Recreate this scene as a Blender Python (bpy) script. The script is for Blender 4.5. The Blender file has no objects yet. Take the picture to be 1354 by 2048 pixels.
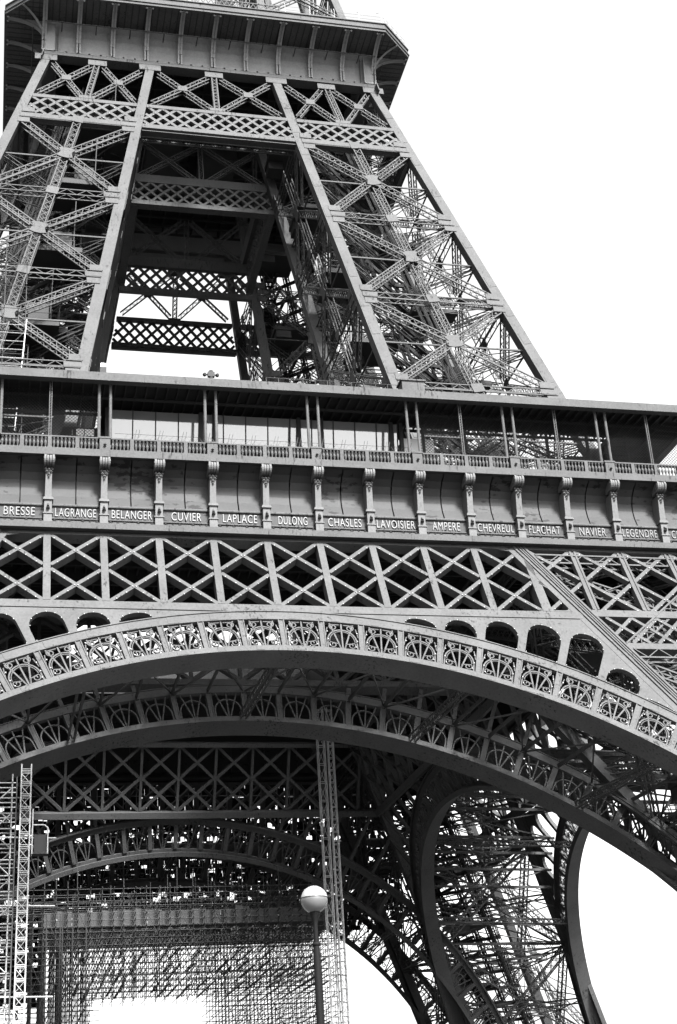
import bpy, bmesh, math, random
from mathutils import Vector as V, Matrix as M
random.seed(7)
C = bpy.context.scene.collection
S = bpy.context.scene
PI = math.pi
# ------------------------------------------------------------------ camera
cam_d = bpy.data.cameras.new('camera')
cam = bpy.data.objects.new('camera', cam_d); C.objects.link(cam)
cam_d.sensor_fit = 'VERTICAL'; cam_d.sensor_height = 36; cam_d.sensor_width = 24
cam_d.lens = 2904.63 * 36 / 2048
cam_d.clip_start = 0.1; cam_d.clip_end = 6000
rx = (0.9751143, -0.2140143, -0.0578786); ry = (-0.0370339, -0.4146333, 0.9092347); rf = (0.2185876, 0.8844643, 0.4122407)
# the photograph is taken with a slight roll: right, up and forward axes of the lens
cam.matrix_world = M(((rx[0], ry[0], -rf[0], -16.87914), (rx[1], ry[1], -rf[1], -121.99753), (rx[2], ry[2], -rf[2], 1.7), (0, 0, 0, 1)))
up_fix = V(rx).cross(V(rf)); 
cam.matrix_world = M(((rx[0], up_fix[0], -rf[0], -16.87914), (rx[1], up_fix[1], -rf[1], -121.99753), (rx[2], up_fix[2], -rf[2], 1.7), (0, 0, 0, 1)))
S.camera = cam
# ------------------------------------------------------------------ sky, sun, exposure
SUN_EL, SUN_AZ = 46, 166          # azimuth clockwise from +Y: behind the camera, a little to the right
w = bpy.data.worlds.new('World'); S.world = w; w.use_nodes = True
nt = w.node_tree; nt.nodes.clear()
sky = nt.nodes.new('ShaderNodeTexSky'); sky.sky_type = 'NISHITA'; sky.sun_disc = False
sky.sun_elevation = math.radians(SUN_EL); sky.sun_rotation = math.radians(SUN_AZ)
sky.dust_density = 6; sky.air_density = 1.0; sky.ozone_density = 1.0
bw = nt.nodes.new('ShaderNodeRGBToBW'); bg = nt.nodes.new('ShaderNodeBackground'); out = nt.nodes.new('ShaderNodeOutputWorld')
bg.inputs[1].default_value = 0.13
nt.links.new(sky.outputs[0], bw.inputs[0]); nt.links.new(bw.outputs[0], bg.inputs[0]); nt.links.new(bg.outputs[0], out.inputs[0])
sun_d = bpy.data.lights.new('sun', 'SUN'); sun_d.energy = 4.6; sun_d.angle = math.radians(10); sun_d.color = (1, 1, 1)
sun = bpy.data.objects.new('sun', sun_d); C.objects.link(sun)
sv = V((math.sin(math.radians(SUN_AZ)) * math.cos(math.radians(SUN_EL)), math.cos(math.radians(SUN_AZ)) * math.cos(math.radians(SUN_EL)), math.sin(math.radians(SUN_EL))))
sun.rotation_euler = sv.to_track_quat('Z', 'Y').to_euler()
S.view_settings.view_transform = 'Standard'; S.view_settings.look = 'None'; S.view_settings.gamma = 1
S.view_settings.exposure = 2.62
S.view_settings.use_curve_mapping = False
try:
    S.cycles.max_bounces = 4; S.cycles.diffuse_bounces = 1; S.cycles.glossy_bounces = 2
except Exception: pass

# ------------------------------------------------------------------ materials
def mat(name, base, rough=0.6, dark=None, flecks=0.0, streak=1.0, scale=0.5, var=0.25, metal=0.0, spec=0.5, bump=0.0, peel=0.0, noise_thr=0.62, fine=0.0):
    m = bpy.data.materials.new(name); m.use_nodes = True
    n = m.node_tree; b = n.nodes['Principled BSDF']; lk = n.links.new
    b.inputs['Roughness'].default_value = rough; b.inputs['Metallic'].default_value = metal
    b.inputs['Specular IOR Level'].default_value = spec
    g = lambda v: (v, v, v, 1)
    geo = n.nodes.new('ShaderNodeNewGeometry')
    mp = n.nodes.new('ShaderNodeMapping'); lk(geo.outputs['Position'], mp.inputs[0]); mp.inputs['Scale'].default_value = (1, 1, 1)
    no = n.nodes.new('ShaderNodeTexNoise'); no.inputs['Scale'].default_value = scale; no.inputs['Detail'].default_value = 6
    lk(mp.outputs[0], no.inputs['Vector'])
    mx = n.nodes.new('ShaderNodeMix'); mx.data_type = 'RGBA'
    mx.inputs['A'].default_value = g(base * (1 - var)); mx.inputs['B'].default_value = g(base * (1 + var)); lk(no.outputs['Fac'], mx.inputs['Factor'])
    col = mx.outputs['Result']
    if fine:
        nf = n.nodes.new('ShaderNodeTexNoise'); nf.inputs['Scale'].default_value = 7; nf.inputs['Detail'].default_value = 5
        lk(geo.outputs['Position'], nf.inputs['Vector'])
        mr = n.nodes.new('ShaderNodeMapRange'); mr.inputs['From Min'].default_value = 0.3; mr.inputs['From Max'].default_value = 0.7
        mr.inputs['To Min'].default_value = 1 - fine; mr.inputs['To Max'].default_value = 1 + fine
        lk(nf.outputs['Fac'], mr.inputs['Value'])
        vm = n.nodes.new('ShaderNodeMix'); vm.data_type = 'RGBA'; vm.blend_type = 'MULTIPLY'; vm.inputs['Factor'].default_value = 1
        lk(col, vm.inputs['A']); lk(mr.outputs[0], vm.inputs['B']); col = vm.outputs['Result']
    if flecks > 0:      # rust runs: narrow vertical streaks in patches
        m2 = n.nodes.new('ShaderNodeMapping'); m2.inputs['Scale'].default_value = (5, 5, 0.9 * streak); lk(geo.outputs['Position'], m2.inputs[0])
        n2 = n.nodes.new('ShaderNodeTexNoise'); n2.inputs['Scale'].default_value = 1.3; n2.inputs['Detail'].default_value = 5; n2.inputs['Roughness'].default_value = 0.65
        lk(m2.outputs[0], n2.inputs['Vector'])
        n3 = n.nodes.new('ShaderNodeTexNoise'); n3.inputs['Scale'].default_value = 0.35; n3.inputs['Detail'].default_value = 2; lk(geo.outputs['Position'], n3.inputs['Vector'])
        mu = n.nodes.new('ShaderNodeMath'); mu.operation = 'MULTIPLY_ADD'; mu.inputs[1].default_value = 0.35
        lk(n3.outputs['Fac'], mu.inputs[0]); lk(n2.outputs['Fac'], mu.inputs[2])
        rp = n.nodes.new('ShaderNodeValToRGB'); rp.color_ramp.elements[0].position = noise_thr + 0.17; rp.color_ramp.elements[1].position = noise_thr + 0.25
        lk(mu.outputs[0], rp.inputs[0])
        m3 = n.nodes.new('ShaderNodeMix'); m3.data_type = 'RGBA'; m3.inputs['B'].default_value = g(dark)
        mf = n.nodes.new('ShaderNodeMath'); mf.operation = 'MULTIPLY'; mf.inputs[1].default_value = flecks; lk(rp.outputs[0], mf.inputs[0])
        lk(mf.outputs[0], m3.inputs['Factor']); lk(col, m3.inputs['A']); col = m3.outputs['Result']
    if peel > 0:        # patches where the paint has come off
        m2 = n.nodes.new('ShaderNodeMapping'); m2.inputs['Scale'].default_value = (0.9, 0.9, 2.2); lk(geo.outputs['Position'], m2.inputs[0])
        n2 = n.nodes.new('ShaderNodeTexNoise'); n2.inputs['Scale'].default_value = 1.5; n2.inputs['Detail'].default_value = 7; n2.inputs['Roughness'].default_value = 0.6
        lk(m2.outputs[0], n2.inputs['Vector'])
        n3 = n.nodes.new('ShaderNodeTexNoise'); n3.inputs['Scale'].default_value = 0.28; n3.inputs['Detail'].default_value = 1; lk(geo.outputs['Position'], n3.inputs['Vector'])
        mu = n.nodes.new('ShaderNodeMath'); mu.operation = 'MULTIPLY_ADD'; mu.inputs[1].default_value = 0.55
        lk(n3.outputs['Fac'], mu.inputs[0]); lk(n2.outputs['Fac'], mu.inputs[2])
        rp = n.nodes.new('ShaderNodeValToRGB'); rp.color_ramp.elements[0].position = 0.895; rp.color_ramp.elements[1].position = 0.91
        lk(mu.outputs[0], rp.inputs[0])
        m3 = n.nodes.new('ShaderNodeMix'); m3.data_type = 'RGBA'; m3.inputs['B'].default_value = g(0.004)
        mf = n.nodes.new('ShaderNodeMath'); mf.operation = 'MULTIPLY'; mf.inputs[1].default_value = peel; lk(rp.outputs[0], mf.inputs[0])
        lk(mf.outputs[0], m3.inputs['Factor']); lk(col, m3.inputs['A']); col = m3.outputs['Result']
    lk(col, b.inputs['Base Color'])
    if bump:
        bp = n.nodes.new('ShaderNodeBump'); bp.inputs['Strength'].default_value = bump; bp.inputs['Distance'].default_value = 0.02
        nb = n.nodes.new('ShaderNodeTexNoise'); nb.inputs['Scale'].default_value = 3; nb.inputs['Detail'].default_value = 5; lk(geo.outputs['Position'], nb.inputs['Vector'])
        lk(nb.outputs['Fac'], bp.inputs['Height']); lk(bp.outputs[0], b.inputs['Normal'])
    return m
PAINT = mat('iron_paint', 0.037, 0.65, dark=0.006, flecks=0.85, var=0.3, fine=0.14, bump=0.15, spec=0.05, noise_thr=0.605)
PANEL = mat('frieze_paint', 0.019, 0.6, dark=0.02, flecks=0.3, var=0.25, fine=0.08, peel=0.9, spec=0.1)
UPWALL = mat('shade_lifted_paint', 0.11, 0.6, dark=0.04, flecks=0.15, var=0.2, fine=0.1, spec=0.1)  # iron paint made lighter to offset the deck's shade on walls and brackets
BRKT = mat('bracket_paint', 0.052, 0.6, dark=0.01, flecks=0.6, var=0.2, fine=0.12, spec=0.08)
GILT = mat('letter_paint', 0.027, 0.5, dark=0.015, flecks=0.8, var=0.25, fine=0.2, noise_thr=0.56)
BULB = mat('bulb_glass', 0.16, 0.25, var=0.05)
DECK = mat('deck_steel', 0.02, 0.7, var=0.3, spec=0.06)
DARKP = mat('dark_paint', 0.02, 0.6, var=0.3, spec=0.06)
GLASS = mat('coated_glass', 0.1, 0.04, var=0.1, spec=1.0)
GLASS.node_tree.nodes['Principled BSDF'].inputs['IOR'].default_value = 1.52
TUBE = mat('galvanised_tube', 0.2, 0.45, var=0.25, spec=0.5)
DIMTUBE = mat('silhouette_tube', 0.028, 0.6, var=0.35, spec=0.3)  # colour darkened so tubes read as black silhouettes despite the sun
NET = mat('debris_netting', 0.007, 0.9, var=0.4, spec=0.03)
TARP = mat('grey_sheeting', 0.032, 0.8, var=0.35, fine=0.2, spec=0.2)
WHITEP = mat('white_board', 0.6, 0.5, var=0.1)
GLOBE = mat('opal_globe', 0.05, 0.25, var=0.12, spec=0.5)
CAPG = mat('white_globe_cap', 0.12, 0.3, var=0.05)
POST = mat('lamp_post_paint', 0.004, 0.6, var=0.3, spec=0.04)
EARTH = mat('gravel_ground', 0.045, 0.9, var=0.3, fine=0.2)
STONE = mat('masonry', 0.3, 0.8, var=0.2, fine=0.15)

# ------------------------------------------------------------------ mesh helpers
class MB:
    def __init__(s): s.v = []; s.f = []
    def hexa(s, c):
        n = len(s.v); s.v += [tuple(x) for x in c]
        s.f += [(n, n+3, n+2, n+1), (n+4, n+5, n+6, n+7), (n, n+1, n+5, n+4), (n+1, n+2, n+6, n+5), (n+2, n+3, n+7, n+6), (n+3, n, n+4, n+7)]
        return s
    def box(s, x0, x1, y0, y1, z0, z1):
        return s.hexa([(x0, y0, z0), (x1, y0, z0), (x1, y1, z0), (x0, y1, z0), (x0, y0, z1), (x1, y0, z1), (x1, y1, z1), (x0, y1, z1)])
    def bar(s, p, q, w, d, n, o=0.0):
        """box from p to q: width w across in the plane, reaching from offset o to o-d along the outward normal n"""
        p = V(p); q = V(q); n = V(n); t = q - p
        if t.length < 1e-6: return s
        a = t.cross(n); a.normalize(); a *= w / 2; nn = a.cross(t).normalized()
        if nn.dot(n) < 0: nn.negate()
        f = nn * o; b = nn * (o - d)
        return s.hexa([p - a + b, p + a + b, q + a + b, q - a + b, p - a + f, p + a + f, q + a + f, q - a + f])
    def tube(s, p, q, r, k=4, r2=None):
        p = V(p); q = V(q); t = (q - p).normalized(); r2 = r if r2 is None else r2
        a = t.cross(V((0, 0, 1)));
        if a.length < 1e-3: a = V((1, 0, 0))
        a.normalize(); b = t.cross(a); n = len(s.v)
        for i in range(k):
            c = a * math.cos(2*PI*i/k) + b * math.sin(2*PI*i/k)
            s.v.append(tuple(p + c * r)); s.v.append(tuple(q + c * r2))
        for i in range(k):
            j = (i+1) % k; s.f.append((n+2*i, n+2*j, n+2*j+1, n+2*i+1))
        if k > 2:
            s.f.append(tuple(n+2*i for i in reversed(range(k)))); s.f.append(tuple(n+2*i+1 for i in range(k)))
        return s
    def ribbon(s, pts, w, d, n):
        """poly-line strip with mitred joints, width w in the plane of n, depth d inward"""
        pts = [V(p) for p in pts]; n = V(n); N0 = len(s.v); K = len(pts)
        for i, p in enumerate(pts):
            t = (pts[min(i+1, K-1)] - pts[max(i-1, 0)]).normalized()
            a = t.cross(n).normalized() * (w/2)
            s.v += [tuple(p - a), tuple(p + a), tuple(p + a - n*d), tuple(p - a - n*d)]
        for i in range(K-1):
            b = N0 + 4*i
            for j in range(4):
                k = (j+1) % 4; s.f.append((b+j, b+k, b+4+k, b+4+j))
        s.f.append((N0+3, N0+2, N0+1, N0)); e = N0+4*(K-1); s.f.append((e, e+1, e+2, e+3))
        return s
    def loft(s, rows, close=False):
        """grid of points -> quads"""
        n = len(s.v); m = len(rows[0])
        for r in rows: s.v += [tuple(p) for p in r]
        for i in range(len(rows)-1):
            for j in range(m if close else m-1):
                k = (j+1) % m; s.f.append((n+i*m+j, n+i*m+k, n+(i+1)*m+k, n+(i+1)*m+j))
        return s
    def prism(s, pts, vec):
        n = len(s.v); K = len(pts); vec = V(vec)
        s.v += [tuple(V(p)) for p in pts] + [tuple(V(p) + vec) for p in pts]
        s.f.append(tuple(range(n+K-1, n-1, -1))); s.f.append(tuple(range(n+K, n+2*K)))
        for i in range(K): j = (i+1) % K; s.f.append((n+i, n+j, n+K+j, n+K+i))
        return s
    def octa(s, p, r):
        p = V(p); n = len(s.v)
        s.v += [tuple(p + V(d) * r) for d in ((1,0,0),(-1,0,0),(0,1,0),(0,-1,0),(0,0,1),(0,0,-1))]
        s.f += [(n, n+2, n+4), (n+2, n+1, n+4), (n+1, n+3, n+4), (n+3, n, n+4), (n+2, n, n+5), (n+1, n+2, n+5), (n+3, n+1, n+5), (n, n+3, n+5)]
        return s
    def lattice(s, p, q, w, d, n, pitch=0.7, ch=0.1, lc=0.05, double=False, sides=False, back=True):
        """four-cornered lattice girder: corner angles plus lacing"""
        p = V(p); q = V(q); n = V(n); t = q - p; Ln = t.length; t.normalize()
        a = t.cross(n).normalized(); nn = a.cross(t).normalized()
        if nn.dot(n) < 0: nn.negate()
        h = (w - ch) / 2
        offs = [(h, 0), (-h, 0)] + ([(h, -d + ch), (-h, -d + ch)] if back else [])
        for x, o in offs: s.bar(p + a*x, q + a*x, ch, ch, nn, o)
        K = max(2, int(round(Ln / pitch)))
        for o in ([-0.02, -d + 0.02 + lc*0.6] if back else [-0.02]):
            for i in range(K):
                u, v = Ln*i/K, Ln*(i+1)/K; sg = 1 if i % 2 else -1
                s.bar(p + t*u + a*(h*sg), p + t*v - a*(h*sg), lc, lc*0.5, nn, o)
                if double: s.bar(p + t*u - a*(h*sg), p + t*v + a*(h*sg), lc, lc*0.5, nn, o - 0.012 - lc*0.5)
        if sides and back:
            for x in (h, -h):
                for i in range(K):
                    u, v = Ln*i/K, Ln*(i+1)/K; o0, o1 = (-0.05, -d+0.05) if i % 2 else (-d+0.05, -0.05)
                    s.bar(p + t*u + a*x + nn*o0, p + t*v + a*x + nn*o1, lc, lc*0.5, a, 0)
        return s
    def build(s, name, m, parent=None, smooth=False, link=True):
        me = bpy.data.meshes.new(name); me.from_pydata(s.v, [], s.f); me.validate(); me.update()
        me.materials.append(m)
        if smooth: me.polygons.foreach_set('use_smooth', [True]*len(me.polygons))
        o = bpy.data.objects.new(name, me)
        if link: C.objects.link(o)
        if parent: o.parent = parent
        return o
def empty(name, loc=(0, 0, 0)):
    o = bpy.data.objects.new(name, None); C.objects.link(o); o.location = loc; return o
def tag(o, label=None, cat=None, group=None, kind=None):
    if label: o['label'] = label
    if cat: o['category'] = cat
    if group: o['group'] = group
    if kind: o['kind'] = kind
    return o
def stuff(o): o['kind'] = 'stuff'; return o
def copy_tree(o, parent, mtx=None):
    c = o.copy(); C.objects.link(c); c.parent = parent
    if mtx is not None: c.matrix_local = mtx @ o.matrix_local
    for ch in o.children: copy_tree(ch, c)
    return c
def all_round(o, parent):                   # the same part on the other three sides
    for r in (1, 2, 3): copy_tree(o, parent, M.Rotation(r*PI/2, 4, 'Z'))
def inst(proto, name, loc, parent, rot=None, scale=None):
    c = bpy.data.objects.new(name, proto); C.objects.link(c); c.location = loc; c.parent = parent
    if rot: c.rotation_euler = rot
    if scale: c.scale = scale
    return c
def fill(splines, thick):
    """flat plate with holes from closed 2-D outlines -> list of verts (x, y, depth) and faces"""
    cu = bpy.data.curves.new('outline', 'CURVE'); cu.dimensions = '2D'; cu.fill_mode = 'BOTH'; cu.extrude = thick/2
    for sp in splines:
        k = cu.splines.new('POLY'); k.points.add(len(sp)-1); k.use_cyclic_u = True
        for p, (x, y) in zip(k.points, sp): p.co = (x, y, 0, 1)
    ob = bpy.data.objects.new('outline', cu); C.objects.link(ob)
    dg = bpy.context.evaluated_depsgraph_get(); me = bpy.data.meshes.new_from_object(ob.evaluated_get(dg))
    vs = [tuple(v.co) for v in me.vertices]; fs = [tuple(p.vertices) for p in me.polygons]
    bpy.data.objects.remove(ob); bpy.data.curves.remove(cu); bpy.data.meshes.remove(me)
    return vs, fs

# ------------------------------------------------------------------ tower geometry (metres, tower axis at the origin)
B = 3.66                                    # width of one girder bay
SL = 0.51458; NL = V((0, -1, SL)).normalized()
ZT, ZB = 40.80, 35.01
HL = lambda z: 33.0 + SL*(40.8036 - z)      # outer half width of the lower stage
hL = lambda z: 17.47 + 0.521*(41.08 - z)    # inner half width (inner edge of the inner corner post)
SU = 0.268; NU = V((0, -1, SU)).normalized()
HU = lambda z: 15.53 + SU*(97.13 - z)
hU = lambda z: 5.57 + 0.1607*(95.9 - z)
ZK = 50.4
Ho = lambda z: HL(z) if z < ZK else HU(z)
Hi = lambda z: hL(z) if z < ZK else hU(z)
PL = lambda x, z, o=0.0: V((x, -HL(z), z)) + NL*o
PU = lambda x, z, o=0.0: V((x, -HU(z), z)) + NU*o
SLI = 0.521; NLI = V((0, -1, SLI)).normalized()
PLI = lambda x, z, o=0.0: V((x, -(hL(z)+0.1), z)) + NLI*o
SUI = 0.1607; NUI = V((0, -1, SUI)).normalized()
PUI = lambda x, z, o=0.0: V((x, -(hU(z)+0.1), z)) + NUI*o
ZC, RI, RE = -7.183, 38.457, 41.564          # arch circle in front elevation
CELL = math.radians(3.632)
pol = lambda a, r: (r*math.sin(a), ZC + r*math.cos(a))

# ground, named plainly; the camera never sees it but it carries everything
g = MB().hexa([(-3000, -3000, -1), (3000, -3000, -1), (3000, 3000, -1), (-3000, 3000, -1), (-3000, -3000, 0), (3000, -3000, 0), (3000, 3000, 0), (-3000, 3000, 0)]).build('ground', EARTH)
tag(g, kind='structure')

tower = empty('iron_tower')
tag(tower, 'riveted iron lattice tower with great arches, two galleries and a frieze of lettered panels', 'tower')
bulbs = MB()                                 # small lamps dotted along the ironwork

# ------------------------------------------------------------------ legs
def post_box(mb, zs, fx, fy, wx, wy):
    """square box corner post through levels zs; outer corner at (fx(z), fy(z))"""
    for a, b in zip(zs[:-1], zs[1:]):
        c = []
        for z in (a, b):
            w_ = 0.98 if z < 60 else 0.80 + (95.9-z)*0.0047
            x0, y0 = fx(z), fy(z); x1, y1 = x0 + wx*w_, y0 + wy*w_
            xa, xb = min(x0, x1), max(x0, x1); ya, yb = min(y0, y1), max(y0, y1)
            c += [(xa, ya, z), (xb, ya, z), (xb, yb, z), (xa, yb, z)]
        mb.hexa(c)
def leg_posts(zs):
    out_ = []
    for fx, fy, wx, wy in ((Hi, Ho, 1, 1), (Ho, Ho, -1, 1), (Ho, Hi, -1, -1), (Hi, Hi, 1, -1)):
        mb = MB(); post_box(mb, zs, lambda z: fx(z), lambda z: -fy(z), wx, wy); out_.append(mb)
    return out_
def make_leg(name, zs):
    p = leg_posts(zs)
    for q, (fx, sg) in zip(p[:2], ((Hi, 1), (Ho, -1))):
        z = zs[0] + 2.2; i = 0
        while z < zs[-1] - 1.5:
            n = NL if z < ZK else NU; ww = .92 if z < ZK else .76; hh = .35 + .25*(i % 2)
            a, b = [V((fx(zz) + sg*.49, -Ho(zz), zz)) for zz in (z - hh, z + hh)] if z < 60 else [V((fx(zz) + sg*.43, -Ho(zz), zz)) for zz in (z - hh, z + hh)]
            q.bar(a, b, ww*.86, .03, n, .022); z += 2.9 + .8*(i % 3); i += 1
    root = p[0].build(name, PAINT, tower)
    for q in p[1:]: q.build('corner_post', PAINT, root)
    return root
faces = [   # the four faces of the front right leg: (left point, right point, outward normal)
    (lambda z: V((Hi(z), -Ho(z), z)), lambda z: V((Ho(z), -Ho(z), z)), V((0, -1, 0.27))),
    (lambda z: V((Ho(z), -Ho(z), z)), lambda z: V((Ho(z), -Hi(z), z)), V((1, 0, 0.27))),
    (lambda z: V((Hi(z), -Hi(z), z)), lambda z: V((Hi(z), -Ho(z), z)), V((-1, 0, -0.17))),
    (lambda z: V((Ho(z), -Hi(z), z)), lambda z: V((Hi(z), -Hi(z), z)), V((0, 1, -0.17)))]
def on_face(f, u, z, off=0.0):
    """point at metres u from the left corner post edge (negative: from the right)"""
    L_, R_, n = f; a, b = L_(z), R_(z); t = (b - a).normalized(); e = a + t*u if u >= 0 else b + t*u
    return e + n.normalized()*off
def mid_face(f, s, z, off=0.0):
    a, b = f[0](z), f[1](z); return a.lerp(b, s) + f[2].normalized()*off
def panel(leg, f, z0, z1, w_=0.72, d=0.6, first=False, bulb=False):
    """one crossed bay between levels z0 (below) and z1 (above)"""
    n = f[2].normalized(); zc = None
    a0, b0 = on_face(f, 1.35, z0 + 0.85), on_face(f, -1.35, z0 + 0.85)
    a1, b1 = on_face(f, 1.2, z1 - 0.85), on_face(f, -1.2, z1 - 0.85)
    # crossing of the two diagonals
    d1, d2 = b1 - a0, a1 - b0; r = a0 - b0
    A, Bq, Cq = d1.dot(d1), d1.dot(d2), d2.dot(d2); D, E_ = d1.dot(r), d2.dot(r)
    s = (Bq*E_ - Cq*D) / (A*Cq - Bq*Bq); x = a0 + d1*s
    for e in (a0, b0, a1, b1):
        dv = (e - x).normalized()
        MB().lattice(x + dv*0.75, e, w_, d, n, 0.62, 0.10, 0.055, double=True).build('brace', PAINT, leg)
        if bulb:
            L2 = (e - x).length; sd = dv.cross(n).normalized()
            for i in range(1, int(L2/0.9)): bulbs.octa(x + dv*(0.4 + i*0.9) + sd*(0.22 if i % 2 else -0.22) + n*0.05, 0.07)
    # gusset plates: the star in the middle and one on each corner post
    k = MB(); up = (mid_face(f, .5, z1) - mid_face(f, .5, z0)).normalized(); sd = up.cross(n).normalized()
    pts = [(0.55, 1.0), (0.42, 0.42), (1.1, 0.62), (1.1, -0.05), (0.55, -0.95), (-0.55, -0.95), (-1.1, -0.05), (-1.1, 0.62), (-0.42, 0.42), (-0.55, 1.0)]
    pts = [(0.42, 0.95), (1.05, 0.75), (0.72, 0.1), (1.05, -0.7), (0.42, -0.9), (-0.42, -0.9), (-1.05, -0.7), (-0.72, 0.1), (-1.05, 0.75), (-0.42, 0.95)]
    k.prism([x + sd*u*0.66 + up*v*0.74 + n*0.06 for u, v in pts], n*-0.08); k.build('star_plate', PAINT, leg)
def leg_detail(leg, levels, bulb_faces=(0,), mids=True):
    for fi, f in enumerate(faces):
        n = f[2].normalized()
        for z0, z1 in zip(levels[:-1], levels[1:]): panel(leg, f, z0, z1, bulb=fi in bulb_faces)
        for z in levels:
            w1 = (f[0](z) - f[1](z)).length; m1 = mid_face(f, .5, z)
            a, b = on_face(f, 0.95, z), on_face(f, -0.95, z)
            MB().lattice(a, b, 0.72, 0.6, n, 0.8, 0.085, 0.05, double=False, sides=False).build('strut', PAINT, leg)
            k = MB(); up = (mid_face(f, .5, z+1) - mid_face(f, .5, z)).normalized(); sd = up.cross(n).normalized()
            k.hexa([m1 + sd*x*0.5 + up*y*0.45 + n*o for o in (-0.02, 0.07) for x, y in ((-1, -1), (1, -1), (1, 1), (-1, 1))])
            k.build('strut_plate', PAINT, leg)
            for sgn, e in ((1, 0.9), (-1, -0.9)):     # plates on the corner posts with slotted ends
                k = MB()
                for dz in (-0.75, 0.0, 0.75):
                    q = on_face(f, e, z + dz); tv = (f[1](z) - f[0](z)).normalized()*sgn
                    k.bar(q - tv*0.3, q + tv*(0.75 if dz else 1.0), 0.62 if dz else 0.5, 0.09, n, 0.065)
                for dz in (-0.36, 0.36):
                    q = on_face(f, e, z + dz); tv = (f[1](z) - f[0](z)).normalized()*sgn
                    k.bar(q - tv*0.3, q + tv*0.9, 0.06, 0.08, n, 0.12)
                k.build('node_plate', PAINT, leg)
        if mids:
            for z0, z1 in zip(levels[:-1], levels[1:]):
                zm = z0 + (z1 - z0)*0.5
                MB().lattice(mid_face(f, .5, z0 + .4), mid_face(f, .5, zm - 0.8), 0.72, 0.6, n, 0.7, 0.09, 0.055, double=True).build('king_post', PAINT, leg)
                MB().lattice(mid_face(f, .5, zm + 0.9), mid_face(f, .5, z1 - .4), 0.72, 0.6, n, 0.7, 0.09, 0.055, double=True).build('king_post', PAINT, leg)
zs = [z0 for z0 in (0.3, 10, 20, 30, 40, 46, ZK)]
lower = make_leg('splayed_leg', zs)
zs = [ZK, 58, 66, 74, 82, 90, 97.0]
upper = make_leg('lattice_leg', zs)
LV = [47.8, 57.75, 67.7, 77.5, 87.3]
leg_detail(upper, LV, (0,))
# lower stage: bigger crossed bays
def leg_detail_low(leg, levels):
    for fi, f in enumerate(faces):
        n = f[2].normalized()
        for z0, z1 in zip(levels[:-1], levels[1:]):
            for (ua, za, ub, zb_) in ((1.2, z0+.5, -1.2, z1-.5), (-1.2, z0+.5, 1.2, z1-.5)):
                o = 0 if ua > 0 else -0.7
                MB().lattice(on_face(f, ua, za, o), on_face(f, ub, zb_, o), 0.9, 0.65, n, 0.9, 0.12, 0.07, double=True).build('brace', PAINT, leg)
            MB().lattice(on_face(f, 1, z1), on_face(f, -1, z1), 0.8, 0.7, n, 0.9, 0.11, 0.06).build('strut', PAINT, leg)
            MB().lattice(mid_face(f, .5, z0+.4, -1.4), mid_face(f, .5, z1-.4, -1.4), 0.7, 0.6, n, 0.9, 0.1, 0.06).build('king_post', PAINT, leg)
leg_detail_low(lower, [2.0, 12.0, 22.0, 31.6, 40.0])
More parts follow.
